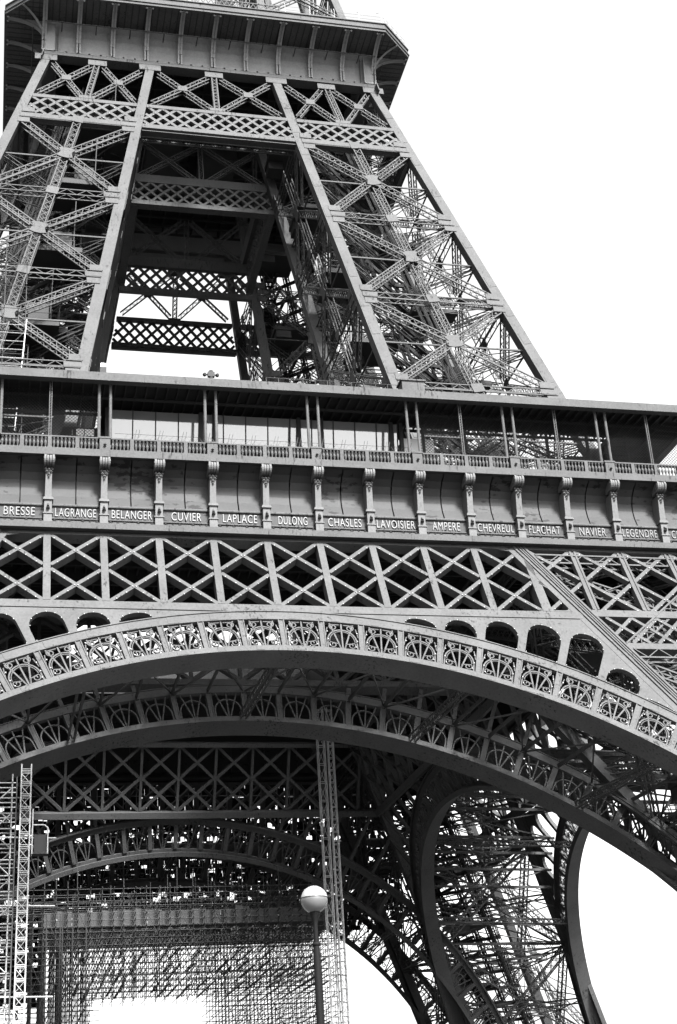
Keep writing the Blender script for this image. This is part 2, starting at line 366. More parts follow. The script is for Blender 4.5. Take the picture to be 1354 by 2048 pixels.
# inclined lift rails, stairs and landings inside a leg
c_ = lambda z: (Ho(z) + Hi(z))/2
def leg_inside(leg, z0, z1, step, name_n):
    mb = MB(); P = lambda z, dx, dy: V((c_(z) + dx, -c_(z) + dy, z))
    n = V((0.4, -0.4, 0.3)).normalized()
    for dx, dy in ((-1.6, -1.6), (1.6, 1.6), (1.2, -2.4), (2.4, -1.2)):
        mb.lattice(P(z0, dx, dy), P(z1, dx, dy), 0.55, 0.6, n, 0.9, 0.12, 0.06, double=True)
    z = z0; i = 0
    while z < z1 - 1:
        mb.bar(P(z, -2.4, 1.2), P(z, 2.4, 1.6) , 0.25, 0.3, V((0, 0, 1)))
        mb.bar(P(z, -2, -2), P(z, 2, 2), 0.2, 0.35, V((0, 0, 1)))
        z += 1.6
    mb.build('lift_track', DARKP, leg)
    z = z0 + 1.0; side = 1
    while z < z1 - 4:
        st = MB(); L0 = P(z, -1.0 if side > 0 else 1.8, 1.5)
        a, b = P(z, -2.6*side, 2.2), P(z + step, 2.6*side, 2.2)
        for e in (-0.5, 0.5): st.bar(a + V((0, e, 0)), b + V((0, e, 0)), 0.3, 0.06, V((0, 1, 0)))
        K = 14
        for j in range(K): q = a.lerp(b, (j+.5)/K); st.box(q.x-.16, q.x+.16, q.y-.5, q.y+.5, q.z-.02, q.z+.02)
        for e in (-0.5, 0.5):
            st.bar(a + V((0, e, 1)), b + V((0, e, 1)), 0.06, 0.06, V((0, 1, 0)))
            for j in range(5): q = a.lerp(b, j/4); st.bar(q + V((0, e, 0)), q + V((0, e, 1)), 0.05, 0.05, V((0, 1, 0)))
        l = P(z + step, 3.4*side, 1.6)
        st.box(l.x-2.1, l.x+2.1, l.y-1.9, l.y+2.2, l.z-.45, l.z)
        st.box(l.x-1.2, l.x+1.0, l.y-.2, l.y+1.4, l.z+.01, l.z+2.2) if side > 0 else st.box(l.x-2.0, l.x-.6, l.y+.4, l.y+2, l.z-1.3, l.z-.46)
        for ux, uy, vx, vy in ((-1.5, -1.6, 1.5, -1.6), (1.5, -1.6, 1.5, 1.6), (1.5, 1.6, -1.5, 1.6)):
            for hh in (0.5, 1.05): st.bar(l + V((ux, uy, hh)), l + V((vx, vy, hh)), 0.05, 0.05, V((0, 0, 1)))
        for ux, uy in ((-1.5, -1.6), (1.5, -1.6), (1.5, 1.6), (0, -1.6)): st.bar(l + V((ux, uy, 0)), l + V((ux, uy, 1.05)), 0.06, 0.06, V((0, 1, 0)))
        # hangers carrying the landing
        for ux, uy in ((-1.4, -1.5), (1.4, 1.5)): st.bar(l + V((ux, uy, 0)), l + V((ux*1.1, uy*1.1, 5)), 0.07, 0.07, V((1, 0, 0)))
        st.build('staircase', DARKP, leg)
        z += step; side = -side
leg_inside(upper, 50, 95, 4.1, 0)
# cross frames inside the leg at each level
fr = MB()
for z in LV[1:] + [52.8, 62.7, 72.6, 82.4]:
    a, b, c, d = (V((Hi(z)+.5, -Ho(z)+.5, z)), V((Ho(z)-.5, -Ho(z)+.5, z)), V((Ho(z)-.5, -Hi(z)-.5, z)), V((Hi(z)+.5, -Hi(z)-.5, z)))
    for p, q in ((a, c), (b, d)): fr.lattice(p, q, 0.5, 0.5, V((0, 0, 1)), 0.9, 0.08, 0.05)
    if z not in LV:
        for p, q in ((a, b), (b, c), (c, d), (d, a)): fr.bar(p, q, 0.12, 0.12, V((0, 0, 1)))
    # thin wind ties
    zz = z + 4.9
    a2, b2, c2, d2 = (V((Hi(zz)+.6, -Ho(zz)+.6, zz)), V((Ho(zz)-.6, -Ho(zz)+.6, zz)), V((Ho(zz)-.6, -Hi(zz)-.6, zz)), V((Hi(zz)+.6, -Hi(zz)-.6, zz)))
    for p, q in ((a, c2), (b, d2), (c, a2), (d, b2)): fr.tube(p, q, 0.05, 4)
fr.build('cross_frame', PAINT, upper)
fr = MB()
for z in (12, 17, 22, 27, 31.6, 36, 40):
    a, b, c, d = (V((Hi(z)+.5, -Ho(z)+.5, z)), V((Ho(z)-.5, -Ho(z)+.5, z)), V((Ho(z)-.5, -Hi(z)-.5, z)), V((Hi(z)+.5, -Hi(z)-.5, z)))
    for p, q in ((a, c), (b, d), (a.lerp(b, .5), b.lerp(c, .5)), (b.lerp(c, .5), c.lerp(d, .5)), (c.lerp(d, .5), d.lerp(a, .5)), (d.lerp(a, .5), a.lerp(b, .5))):
        fr.lattice(p, q, 0.6, 0.6, V((0, 0, 1)), 1.0, 0.1, 0.06)
    zz = min(z + 5, 41)
    a2, b2, c2, d2 = (V((Hi(zz)+.6, -Ho(zz)+.6, zz)), V((Ho(zz)-.6, -Ho(zz)+.6, zz)), V((Ho(zz)-.6, -Hi(zz)-.6, zz)), V((Hi(zz)+.6, -Hi(zz)-.6, zz)))
    for p, q in ((a, c2), (b, d2), (c, a2), (d, b2), (a, b2), (c, d2)): fr.tube(p, q, 0.06, 4)
fr.build('cross_frame', PAINT, lower)
leg_inside(lower, 3, 40, 5.2, 0)
ped = MB()
for x in (Hi(0)-1, Ho(0)-2.5):
    for y in (Hi(0)-1, Ho(0)-2.5): ped.box(x, x+3.5, -y-3.5, -y, 0, 1.9)
ped.build('pedestal', STONE, lower)
all_round(upper, tower); all_round(lower, tower)

# ------------------------------------------------------------------ lower girder, arch, spandrel: one face, then all round
gird = MB()
XE = lambda z: HL(z) - 0.98
xa = lambda z: hL(z)                          # inner edge of the inner corner post
gird.bar(PL(-31.9, 40.93), PL(31.9, 40.93), 0.30, 0.8, NL, 0.02)            # top chord
gird.bar(PL(-xa(34.7), 34.71), PL(xa(34.7), 34.71), 0.66, 0.9, NL, 0.03)    # bottom chord over the arch
for sx in (1, -1):
    gird.bar(PL(sx*(xa(34.95)+.95), 34.95), PL(sx*(XE(34.95)), 34.95), 0.66, 0.8, NL, 0.03)
    gird.bar(PL(sx*(xa(32.1)+.95), 32.12), PL(sx*(XE(32.12)), 32.12), 0.56, 0.8, NL, 0.03)
    # moulded strips along the inner corner post, standing proud of the plate
    for u, ww in ((0.12, 0.14), (0.42, 0.10), (0.62, 0.10), (0.88, 0.16)):
        gird.bar(PL(sx*(xa(41.0)+u), 41.0), PL(sx*(xa(2.0)+u), 2.0), ww, 0.1, NL, 0.10)
    # flat strip beside the post, lower than the mouldings
    gird.bar(PL(sx*(xa(41.0)-.25), 41.0), PL(sx*(xa(2.0)-.25), 2.0), 0.42, 0.5, NL, 0.02)
girder = gird.build('girder', PAINT, tower)
def tap(x0, z0, x1, z1, w_, d, o=0.0, name='lattice_bar', mp=PAINT, P=PL, n=NL, parent=None, bulb=True):
    MB().bar(P(x0, z0), P(x1, z1), w_, d, n, o).build(name, mp, parent)
    if bulb:
        a, b = P(x0, z0), P(x1, z1); t = (b - a); K = int(t.length/0.78); sd = t.normalized().cross(n).normalized()
        if sd.z > 0: sd.negate()
        for i in range(K): bulbs.octa(a + t*((i+.5)/K) + sd*(w_/2 + 0.02) + n*0.04, 0.065)
for k in range(-8, 9):
    if abs(k) <= 5:
        z1 = 40.78 if abs(k) < 5 else 40.3
        MB().bar(PL(k*B, 35.04), PL(k*B, z1), 0.47, 0.72, NL, 0.02).build('post', PAINT, girder)
    elif k*k < 81:
        p = MB()
        for e in (-0.17, 0.17): p.bar(PL(k*B + e, 35.28), PL(k*B + e, 40.78), 0.15, 0.4, NL, 0.05)
        p.bar(PL(k*B, 35.28), PL(k*B, 40.78), 0.30, 0.3, NL, -0.02)
        p.build('post', PAINT, girder)
# diagonals run over two bays from chord to chord, broken at the posts so that they butt
ZM = (ZT + ZB)/2
for k in range(-9, 9):
    x0, x1 = k*B + .24, (k+1)*B - .24
    for a, b in ((ZT-.05, ZM+.18), (ZM-.18, ZB+.05)):
        for flip in (0, 1):
            za, zb_ = (a, b) if not flip else (b, a)
            if abs(k + .5) < 5 or abs(k+.5) > 5:
                p, q = (x0, za), (x1, zb_)
                # clip on the corner post line
                def clip(p, q):
                    f = lambda t: (abs(p[0] + (q[0]-p[0])*t) - (xa(p[1] + (q[1]-p[1])*t) + (0.5 if 0 else 0)))
                    return f
                out_ = []
                N = 40; run = None
                for i in range(N+1):
                    t = i/N; x = p[0] + (q[0]-p[0])*t; z = p[1] + (q[1]-p[1])*t; e = abs(x)
                    okk = (e < xa(z) - 0.35) or (xa(z) + 0.9 < e < XE(z) + .1)
                    if okk and run is None: run = t
                    if run is not None and (not okk or i == N):
                        t1 = t if okk else (i-1)/N
                        if t1 - run > 0.15: out_.append((run, t1))
                        run = None
                for t0, t1 in out_:
                    tap(p[0] + (q[0]-p[0])*t0, p[1] + (q[1]-p[1])*t0, p[0] + (q[0]-p[0])*t1, p[1] + (q[1]-p[1])*t1, 0.27, 0.6 if e < xa(z) else 0.4, -0.012 if flip else 0.0, parent=girder)
# second, closer lattice below it on the legs
for sx in (1, -1):
    for j in range(-1, 9):
        for dirn in (1, -1):
            xs = 20.6 + 1.83*j; x0, z0 = (xs, 34.62); x1, z1 = xs + dirn*2.45, 32.42
            ts = [t/20 for t in range(21) if xa(z0 + (z1-z0)*t/20) + .95 < x0 + (x1-x0)*t/20 < XE(z0 + (z1-z0)*t/20)]
            if ts and ts[-1] - ts[0] > .2:
                t0, t1 = ts[0], ts[-1]
                tap(sx*(x0+(x1-x0)*t0), z0+(z1-z0)*t0, sx*(x0+(x1-x0)*t1), z0+(z1-z0)*t1, 0.25, 0.3, 0.0 if dirn > 0 else -.012, name='lattice_bar', parent=girder)
# triangular end plates with their opening
def xz_plate(splines, thick, P, off):
    vs, fs = fill(splines, thick); mb = MB()
    mb.v = [tuple(P(x, z, off + d)) for x, z, d in vs]; mb.f = fs
    return mb
for sx in (1, -1):
    outl = [(18.54, 40.0), (18.54, 35.05), (xa(35.05)-.04, 35.05), (xa(40.6)-.04, 40.6), (17.2, 40.6), (17.75, 39.9), (18.06, 39.2)]
    hole = [(18.72, 37.45), (18.95, 37.35), (20.0, 35.45), (19.9, 35.2), (19.7, 35.15), (18.75, 35.15)]
    outl = [(18.54, 39.6), (18.54, 35.05), (xa(35.05)-.04, 35.05), (xa(40.2)-.04, 40.2)]
    xz_plate([[(sx*x, z) for x, z in outl], [(sx*x, z) for x, z in hole]], 0.12, PL, -0.06).build('gusset_plate', PAINT, girder)
    q = [(16.4, 40.77), (17.3, 40.6), (17.85, 39.9), (18.1, 38.9), (18.25, 38.2), (18.28, 40.77)]
    MB().prism([PL(sx*x, z, -.01) for x, z in q], NL*-0.1).build('gusset_plate', PAINT, girder)

def arch_ring(mb, r0, r1, d0, d1, P, a0, a1, K=96):
    """solid ring segment between radii, from offset d0 (front) to d1 (back)"""
    rows = []
    for i in range(K+1):
        a = a0 + (a1-a0)*i/K; (xi, zi), (xo, zo) = pol(a, r0), pol(a, r1)
        rows.append([P(xi, zi, d0), P(xo, zo, d0), P(xo, zo, d1), P(xi, zi, d1)])
    mb.loft(rows, True); n = len(mb.v)
    mb.f.append((n-4*(K+1), n-4*(K+1)+1, n-4*(K+1)+2, n-4*(K+1)+3)); mb.f.append((n-1, n-2, n-3, n-4))
def spiral(cx, cy, r0, turns, start, sg, K=22):
    return [(cx + sg*r0*(1-.82*i/K)*math.cos(start + 2*PI*turns*i/K), cy + r0*(1-.82*i/K)*math.sin(start + 2*PI*turns*i/K)) for i in range(K+1)]
def fan(P, n, am, simple=False):
    """one cast fan between two arch posts; local u across, v outward from the inner rim"""
    mb = MB(); r0 = 38.86; H_ = 2.10
    def W(u, v, o=0): x, z = pol(am + u/39.9, r0 + v); return P(x, z, -0.06 + o)
    hw = 1.03
    for a, top in ((-0.62, 2.1), (0, 2.1), (0.62, 2.1)):
        b_ = 0.10*(1 if a > 0 else -1 if a < 0 else 0)
        mb.ribbon([W(b_, 0), W(b_ + (a*1.2-b_)*.5, top*.5), W(a*1.2, top)], 0.095, 0.14, n)
    arc = lambda R, v0: [W(R*math.cos(t)*1.0, v0 + R*1.02*math.sin(t)) for t in [PI*(i/14) for i in range(15)]]
    mb.ribbon([W(0.97, 0.05)] + arc(0.95, 0.62) + [W(-0.97, 0.05)], 0.09, 0.12, n)
    if simple: return mb
    mb.ribbon(arc(0.82, 0.62), 0.05, 0.1, n)
    for sg in (1, -1):
        mb.ribbon([W(sg*0.12, 2.0)] + [W(x, y) for x, y in spiral(sg*0.52, 1.80, 0.27, 1.25, PI*0.75, -sg*1)], 0.062, 0.12, n)
        mb.ribbon([W(sg*1.05, 1.05)] + [W(sg*0.98, 1.4), W(sg*0.9, 1.75)], 0.06, 0.1, n)
        mb.ribbon([W(sg*0.1, 0.05), W(sg*0.22, 0.42)] + [W(x, y) for x, y in spiral(sg*0.60, 0.36, 0.27, 1.2, PI*0.75, -sg*1)], 0.062, 0.12, n)
    return mb
def arch(P, n, kmax, simple=False, paint=PAINT, bulb=False):
    mb = MB(); A = CELL*(kmax) + 0.01
    arch_ring(mb, RI, 38.86, 0.03, -0.25, P, -A, A)              # inner rim, front plate
    arch_ring(mb, RI, RI + .1, -0.25, -1.5, P, -A, A)            # soffit
    arch_ring(mb, RI + .1, 38.86, -1.3, -1.5, P, -A, A)          # rear rim
    arch_ring(mb, 40.97, RE, 0.05, -0.25, P, -A, A)
    arch_ring(mb, RE - .1, RE, -0.25, -0.5, P, -A, A)
    arch_ring(mb, RE + .003, RE + .07, 0.12, -0.3, P, -A, A)
    for k in range(-kmax, kmax):
        for r0_, r1_, o_ in ((RI + .04, 38.82, .05), (41.01, RE - .04, .07)):
            aa = (k + .35)*CELL; (x0, z0), (x1, z1) = pol(aa, r0_), pol(aa, r1_)
            mb.bar(P(x0, z0), P(x1, z1), 0.5 + .2*(k % 3 == 0), .03, n, o_)
    ar = mb.build('arch', paint, tower)
    for k in range(-kmax, kmax+1):
        a = k*CELL; x0, z0 = pol(a, 38.87); x1, z1 = pol(a, 40.96)
        p = MB().bar(P(x0, z0), P(x1, z1), 0.38, 0.35, n, -0.03)
        for e in (-.16, .16):
            x0, z0 = pol(a + e/39.9, 38.87); x1, z1 = pol(a + e/39.9, 40.96); p.bar(P(x0, z0), P(x1, z1), 0.07, 0.06, n, 0.03)
        p.build('arch_post', paint, ar)
    for k in range(-kmax, kmax): fan(P, n, (k+.5)*CELL, simple).build('fan_ornament', paint, ar)
    if bulb:
        for k in range(-kmax, kmax):
            for u, v in ((-.95, .6), (.95, .6), (-.95, 1.25), (.95, 1.25), (-.85, .12), (.85, .12)):
                x, z = pol((k+.5)*CELL + u/39.9, 38.9 + v); bulbs.octa(P(x, z, .05), 0.065)
    return ar
KM = 13; KA = 17
arch_o = arch(PL, NL, KA, bulb=True)
# spandrel plate between arch, bottom chord and corner posts, pierced by round-headed openings
def r_limit(a, zl=34.36):
    r1 = (zl - ZC)/math.cos(a); lo, hi_ = 30, 60
    for _ in range(40):
        r = (lo+hi_)/2; x, z = pol(a, r)
        if abs(x) < xa(z) - .02: lo = r
        else: hi_ = r
    return min(r1, lo)
def window(a0, a1, tops):
    """opening between radial posts; tops = radius at crown"""
    e = 0.26/41.5; a0 += e; a1 -= e; am = (a0+a1)/2; hw = (a1-a0)/2; r0 = RE + 0.08; pts = []
    pts.append(pol(a0, r0)); pts.append(pol(am, r0)); pts.append(pol(a1, r0))
    rs = max(r0 + 0.05, tops - 1.15)
    K = 12
    for i in range(K+1):
        t = PI*i/K; c, s_ = math.cos(t), math.sin(t)
        c = math.copysign(abs(c)**0.95, c); s_ = abs(s_)**0.95
        pts.append(pol(am + hw*c, rs + (tops - rs)*s_))
    return pts
spl = []
for sx in (1, -1):
    holes = []
    for k in range(3, KM):
        am = (k+.5)*CELL; lim = min(r_limit(am), r_limit(am + CELL*.28), r_limit(am - CELL*.28))
        tp = lim - (0.12 if k < 6 else 0.5)
        if k == 6: tp = 45.0-.35
        if tp - RE > 0.28: holes.append([(sx*x, z) for x, z in window(k*CELL, (k+1)*CELL, tp)])
    outl = []
    A1 = CELL*(KM - .2)
    for i in range(40): outl.append(pol(0.02 + (A1 - .02)*i/39, RE + .075))
    lo = outl[-1]
    # up along the corner post
    zt_ = 34.36
    zz = lo[1]
    while xa(zz) > abs(lo[0]) + 20: zz += 1
    outl.append((xa(lo[1]) - .03, lo[1])); outl.append((xa(zt_) - .03, zt_)); outl.append((0.02*41, zt_ if True else 0))
    outl = [(sx*x, z) for x, z in outl]
    spl.append(xz_plate([outl] + holes, 0.34, PL, -0.17))
    for h in holes:
        hp = [PL(x, z, .04) for x, z in h]
        for i in range(0, len(hp), 2): bulbs.octa(hp[i].lerp(sum(hp, V())/len(hp), 0.05), 0.055)
sp = MB()
for q in spl: n0 = len(sp.v); sp.v += q.v; sp.f += [tuple(i + n0 for i in f) for f in q.f]
x0 = 0.02*41
sp.hexa([PL(x, z, o) for o in (-.34, 0) for x, z in ((-x0, 34.36-.0), (x0, 34.36), (x0, 34.395), (-x0, 34.395))])
spandrel = sp.build('spandrel', PAINT, tower)
# inner arch and inner girder in the plane of the inner corner posts
arch_i = arch(PLI, NLI, KA, simple=True)
ig = MB()
ig.bar(PLI(-17.3, 40.9), PLI(17.3, 40.9), 0.4, 0.8, NLI); ig.bar(PLI(-20.6, 34.75), PLI(20.6, 34.75), 0.6, 0.9, NLI)
inner_girder = ig.build('truss_girder', PAINT, tower)
il = MB()
for k in range(-5, 6):
    il.bar(PLI(k*B, 35.06), PLI(k*B, 40.7), 0.25, 0.4, NLI, -.05)
for k in range(-5, 5):
    for a, b in ((ZT-.1, ZM), (ZM, ZB+.06)):
        for fl in (0, 1):
            za, zb_ = (a, b) if not fl else (b, a)
            il.bar(PLI(k*B+.13, za), PLI((k+1)*B-.13, zb_), 0.27, 0.35, NLI, -.02 - .015*fl)
for sx in (1, -1):
    for k in range(3, 9):
        a = k*CELL; x0, z0 = pol(a, RE+.08); lim = min((34.4-ZC)/math.cos(a), r_limit(a)); x1, z1 = pol(a, lim)
        il.bar(PLI(sx*x0, z0), PLI(sx*x1, z1), 0.3, 0.3, NLI, -.05)
stuff(il.build('girder_lattice', PAINT, inner_girder))
# lattice ties between the outer and inner arches
tie = MB()
for k in (0, 5, -5, 10, -10):
    x, z = pol(k*CELL, RI + .5); a = PL(x, z, -1.2); b = PLI(x, z, -.1)
    tie.lattice(a, b, 0.55, 0.5, V((1, 0, 0)), 0.6, 0.09, 0.05, double=True)
for k in range(-12, 13):
    x, z = pol(k*CELL, RE - .2); a = PL(x, z, -.9); b = PLI(x, z, -.1)
    if k % 5: tie.bar(a, b, 0.14, 0.25, V((0, 0, 1)))
    if k < 12 and k % 2 == 0:
        x2, z2 = pol((k+2)*CELL, RE - .2); tie.bar(a, PLI(x2, z2, -.1), 0.1, 0.12, V((0, 0, 1))); tie.bar(PL(x2, z2, -.9), b, 0.1, 0.12, V((0, 0, 1)), -.14)
tie.build('arch_tie', PAINT, arch_o)

# ------------------------------------------------------------------ frieze with brackets and names
fz = MB()
def mitre(mb, prof, close=True):
    """profile (y, z) swept along the front, ends mitred at 45 degrees"""
    rows = [[V((sx*(-y), y, z)) for y, z in prof] for sx in (-1, 1)]
    mb.loft(rows, close)
mitre(fz, [(-33.45, 41.1), (-33.45, 41.53), (-32.3, 41.56), (-32.3, 41.1)])
mitre(fz, [(-33.1, 41.57), (-33.1, 41.75), (-32.3, 41.76), (-32.3, 41.57)])
mitre(fz, [(-32.98, 42.86), (-33.0, 42.93), (-32.98, 43.0), (-32.5, 43.0), (-32.5, 42.86)])
mitre(fz, [(-32.99, 41.9), (-33.01, 41.95), (-32.99, 42.0), (-32.5, 42.0), (-32.5, 41.9)])
mitre(fz, [(-32.6, 40.97), (-32.6, 41.08), (-31.2, 41.08), (-31.2, 40.97)])
frieze = fz.build('frieze', PAINT, tower)
cove = [(-32.86, 41.6), (-32.86, 42.95), (-32.76, 43.2), (-32.50, 43.8), (-32.38, 44.4), (-32.42, 44.95), (-32.65, 45.45), (-33.05, 45.85), (-33.65, 46.16)]
pm = MB()
for x0, x1 in ((-1.79, -0.045), (0.045, 1.79)):
    pm.loft([[V((x, y, z)) for y, z in cove] + [V((x, -31.7, 46.16)), V((x, -31.7, 41.6))] for x in (x0, x1)], True)
pm.box(-.05, .05, -32.2, -32.1, 41.6, 46.1)
pan = pm.build('frieze_panel', PANEL, frieze); pan.location.x = -8.5*B
for i in range(1, 18): inst(pan.data, 'frieze_panel', ((-8.5+i)*B, 0, 0), frieze)
# bracket: base block, pedestal, capital, shaft and scroll
bk = MB()
bk.box(-.27, .27, -33.36, -32.8, 41.54, 42.12)
bk.box(-.33, .33, -33.42, -32.8, 42.12, 42.2)
bk.box(-.25, .25, -33.34, -32.8, 42.2, 43.1)
bk.box(-.34, .34, -33.45, -32.8, 43.12, 43.22); bk.box(-.30, .30, -33.40, -32.8, 43.22, 43.32)
bk.hexa([(-.22, -33.3, 43.32), (.22, -33.3, 43.32), (.22, -32.3, 43.32), (-.22, -32.3, 43.32), (-.2, -33.5, 45.3), (.2, -33.5, 45.3), (.21, -32.3, 45.3), (-.21, -32.3, 45.3)])
for xx in (-.27, -.09, .09, .27):              # the fluted scroll under the cornice
    R_ = 0.40 if abs(xx) < .2 else 0.44
    prof = []
    for i in range(15):
        t = -PI*0.62 + i*(PI*1.35)/14
        prof.append((-33.66 - R_*math.cos(t)*0.95, 45.83 + 0.98*R_*math.sin(t) + .05))
    bk.loft([[V((xx + dx, y, z)) for y, z in prof] + [V((xx + dx, -32.9, 46.18)), V((xx + dx, -32.9, 45.4))] for dx in (-.07, .07)], True)
    n_ = len(bk.v); bk.f.append(tuple(range(n_-34, n_-17))); bk.f.append(tuple(range(n_-1, n_-18, -1)))
for sx in (-1, 1):
    bk.ribbon([(sx*(.37), -33.72 + .0 - .27*math.cos(t)*(1-i*.05), 45.83 + .27*math.sin(t)*(1-i*.05)) for i, t in enumerate([2*PI*j/10 for j in range(15)])], 0.06, 0.05, V((sx, 0, 0)))
for x, z, r in ((0, 45.25, .16), (-.13, 45.1, .13), (.13, 45.1, .13), (0, 44.92, .13), (0, 44.75, .09), (-.2, 45.3, .12), (.2, 45.3, .12)):
    bk.octa((x, -33.52, z), r)
for x in (-.12, .12): bk.ribbon([(x + .06*math.cos(t), -33.44, 44.95 + .1*math.sin(t)) for t in [2*PI*j/8 for j in range(9)]], .04, .06, V((0, -1, 0)))
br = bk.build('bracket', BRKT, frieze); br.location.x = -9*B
lampm = MB().hexa([(-.13, -33.36, 42.45), (.13, -33.36, 42.45), (.13, -33.34, 42.45), (-.13, -33.34, 42.45), (-.05, -33.62, 42.6), (.05, -33.62, 42.6), (.05, -33.34, 42.85), (-.05, -33.34, 42.85)])
lampm.octa((0, -33.5, 42.5), .13)
lm = lampm.build('bracket_lamp', DARKP, br)
for i in range(1, 19):
    b2 = inst(br.data, 'bracket', ((-9+i)*B, 0, 0), frieze); inst(lm.data, 'bracket_lamp', (0, 0, 0), b2)
# bolts along the cornice band
bo = MB()
for i in range(-36, 36):
    for e in (.45, .92, 1.38):
        if abs(i*B/2 + e) < 32.6: bo.octa((i*B/2 + e + (.0 if i % 2 else .0), -33.2, 41.66), .13 if e != .92 else .09)
stuff(bo.build('cornice_bolts', DARKP, frieze))
others = [copy_tree(frieze, tower, M.Rotation(r*PI/2, 4, 'Z')) for r in (1, 2, 3)]
names = ['SEGUIN', 'LALANDE', 'TRESCA', 'PONCELET', 'BRESSE', 'LAGRANGE', 'BELANGER', 'CUVIER', 'LAPLACE', 'DULONG', 'CHASLES', 'LAVOISIER', 'AMPERE', 'CHEVREUL', 'FLACHAT', 'NAVIER', 'LEGENDRE', 'CHAPTAL']
for i, nm in enumerate(names):
    cu = bpy.data.curves.new('lettering', 'FONT'); cu.body = nm; cu.align_x = 'CENTER'; cu.size = 0.82; cu.extrude = 0.03; cu.offset = -0.006; cu.space_character = 1.12
    ob = bpy.data.objects.new('lettering', cu); C.objects.link(ob)
    me = bpy.data.meshes.new_from_object(ob.evaluated_get(bpy.context.evaluated_depsgraph_get()))
    bpy.data.objects.remove(ob); bpy.data.curves.remove(cu)
    xs = [v.co.x for v in me.vertices]; ys = [v.co.y for v in me.vertices]
    wd = max(xs) - min(xs); tgt = min(0.335*len(nm) - 0.0, 2.75); hz = 0.60/(max(ys) - min(ys)); y0 = min(ys); xc = (max(xs)+min(xs))/2
    for v in me.vertices: v.co = V(((v.co.x - xc)*tgt/wd, -32.875 - v.co.z - .03, 42.13 + (v.co.y - y0)*hz))
    # small serif feet under straight letters
    me.materials.append(GILT)
    lo_ = bpy.data.objects.new('name_lettering', me); C.objects.link(lo_); lo_.parent = frieze; lo_.location.x = (-8.5+i)*B + (.05 if i > 5 else 0)

# ------------------------------------------------------------------ first gallery: deck edge, balustrade, columns, canopy
def make_deck(edge, lowz):
    gd = MB()
    mitre(gd, [(-33.72, 46.17), (-33.82, 46.30), (-33.90, 46.32), (-33.90, 46.52), (-33.97, 46.54), (-33.97, 46.72), (-32.4, 46.73), (-32.4, 46.17)])
    mitre(gd, [(-32.39, 45.6), (-32.39, 46.70), (-edge, 46.70), (-edge, 45.6)])       # floor slab
    mitre(gd, [(-edge+.01, lowz), (-edge+.01, 46.9), (-edge+.3, 46.9), (-edge+.3, lowz)])   # edge of the central opening
    for y in (-29, -25.5, -22, -19.4, -15.6): 
        if y < -edge - .5: mitre(gd, [(y, 44.3), (y, 45.58), (y+.3, 45.58), (y+.3, 44.3)])
    deck = gd.build('gallery_deck', DECK, tower)
    jo = MB()
    for i in range(-38, 39): x = i*0.8; jo.box(x-.06, x+.06, -31.5, -max(edge + .2, abs(x)), 45.1, 45.59)
    stuff(jo.build('floor_joists', DECK, deck))
    return deck
deck = make_deck(12.2, 43.2); deck_far = make_deck(12.25, 44.2)
fas = MB()
mitre(fas, [(-33.98, 46.19), (-33.98, 46.715), (-33.972, 46.715), (-33.972, 46.19)])
fas.build('deck_fascia', PAINT, deck)
rail = MB()
mitre(rail, [(-33.55, 47.73), (-33.55, 47.83), (-33.2, 47.83), (-33.2, 47.73)])
mitre(rail, [(-33.56, 46.74), (-33.56, 46.85), (-33.2, 46.85), (-33.2, 46.74)])
balustrade = rail.build('balustrade', PAINT, tower)
def lathe(prof, k=8):
    mb = MB(); mb.loft([[V((r*math.cos(2*PI*j/k), r*math.sin(2*PI*j/k), z)) for j in range(k)] for r, z in prof], True)
    return mb
bal = lathe([(.09, 0), (.09, .06), (.04, .12), (.065, .25), (.105, .40), (.09, .5), (.035, .62), (.05, .68), (.06, .72), (.085, .76), (.085, .84)], 8)
balm = bal.build('baluster', PAINT, None, smooth=False, link=False).data
pier = MB().box(-.13, .13, -.13, .13, 0, .84).box(-.16, .16, -.16, .16, .0, .12)
pierm = pier.build('pier', PAINT, None, link=False).data
pedm = MB().box(-.36, .36, -.2, .2, 0, .98).box(-.42, .42, -.24, .24, .98, 1.1).box(-.42, .42, -.24, .24, 0, .12)
pedmm = pedm.build('pier', PAINT, None, link=False).data
lmp = MB().octa((0, -.3, .45), .13).box(-.04, .04, -.3, -.18, .42, .48); lmpm = lmp.build('wall_lamp', DARKP, None, link=False).data
colm = lathe([(.16, 0), (.16, .25), (.115, .3), (.105, 4.9), (.16, 5.0), (.16, 5.27)], 10).build('column', PAINT, None, smooth=False, link=False).data
thinm = MB().box(-.1, -.05, -.06, .06, 0, 5.3).box(.05, .1, -.06, .06, 0, 5.3)
for j in range(26): thinm.bar((-.07, -.0, .1+j*.2), (.07, 0, .3+j*.2), .03, .03, V((0, -1, 0)))
thinmm = thinm.build('thin_column', PAINT, None, link=False).data
YB = -33.44
MB().box(-20.5, 12.6, -33.02, -32.98, 46.75, 47.84).build('kick_screen', NET, balustrade)
rest = MB()
for k2 in range(-18, 18):                      # half bays
    x0 = k2*B/2; k = k2/2
    odd = (k2 % 2 == 0) and (abs(k2//2) % 2 == 1)
    pa = 0.42 if odd else 0.15
    nxt = ((k2+1) % 2 == 0) and (abs((k2+1)//2) % 2 == 1)
    pb = 0.42 if nxt else 0.15
    a, b = x0 + pa, x0 + B/2 - pb; nb = 6 if not (odd or nxt) else 5
    for j in range(nb):
        x = a + (b-a)*(j+.5)/nb
        if -20 < x < 34: inst(balm, 'baluster', (x, YB, 46.88), balustrade)
    if odd:
        pd = inst(pedmm, 'pier', (x0, YB, 46.75), balustrade); inst(lmpm, 'wall_lamp', (x0, YB, 46.75), balustrade)
    else: inst(pierm, 'pier', (x0, YB, 46.88), balustrade)
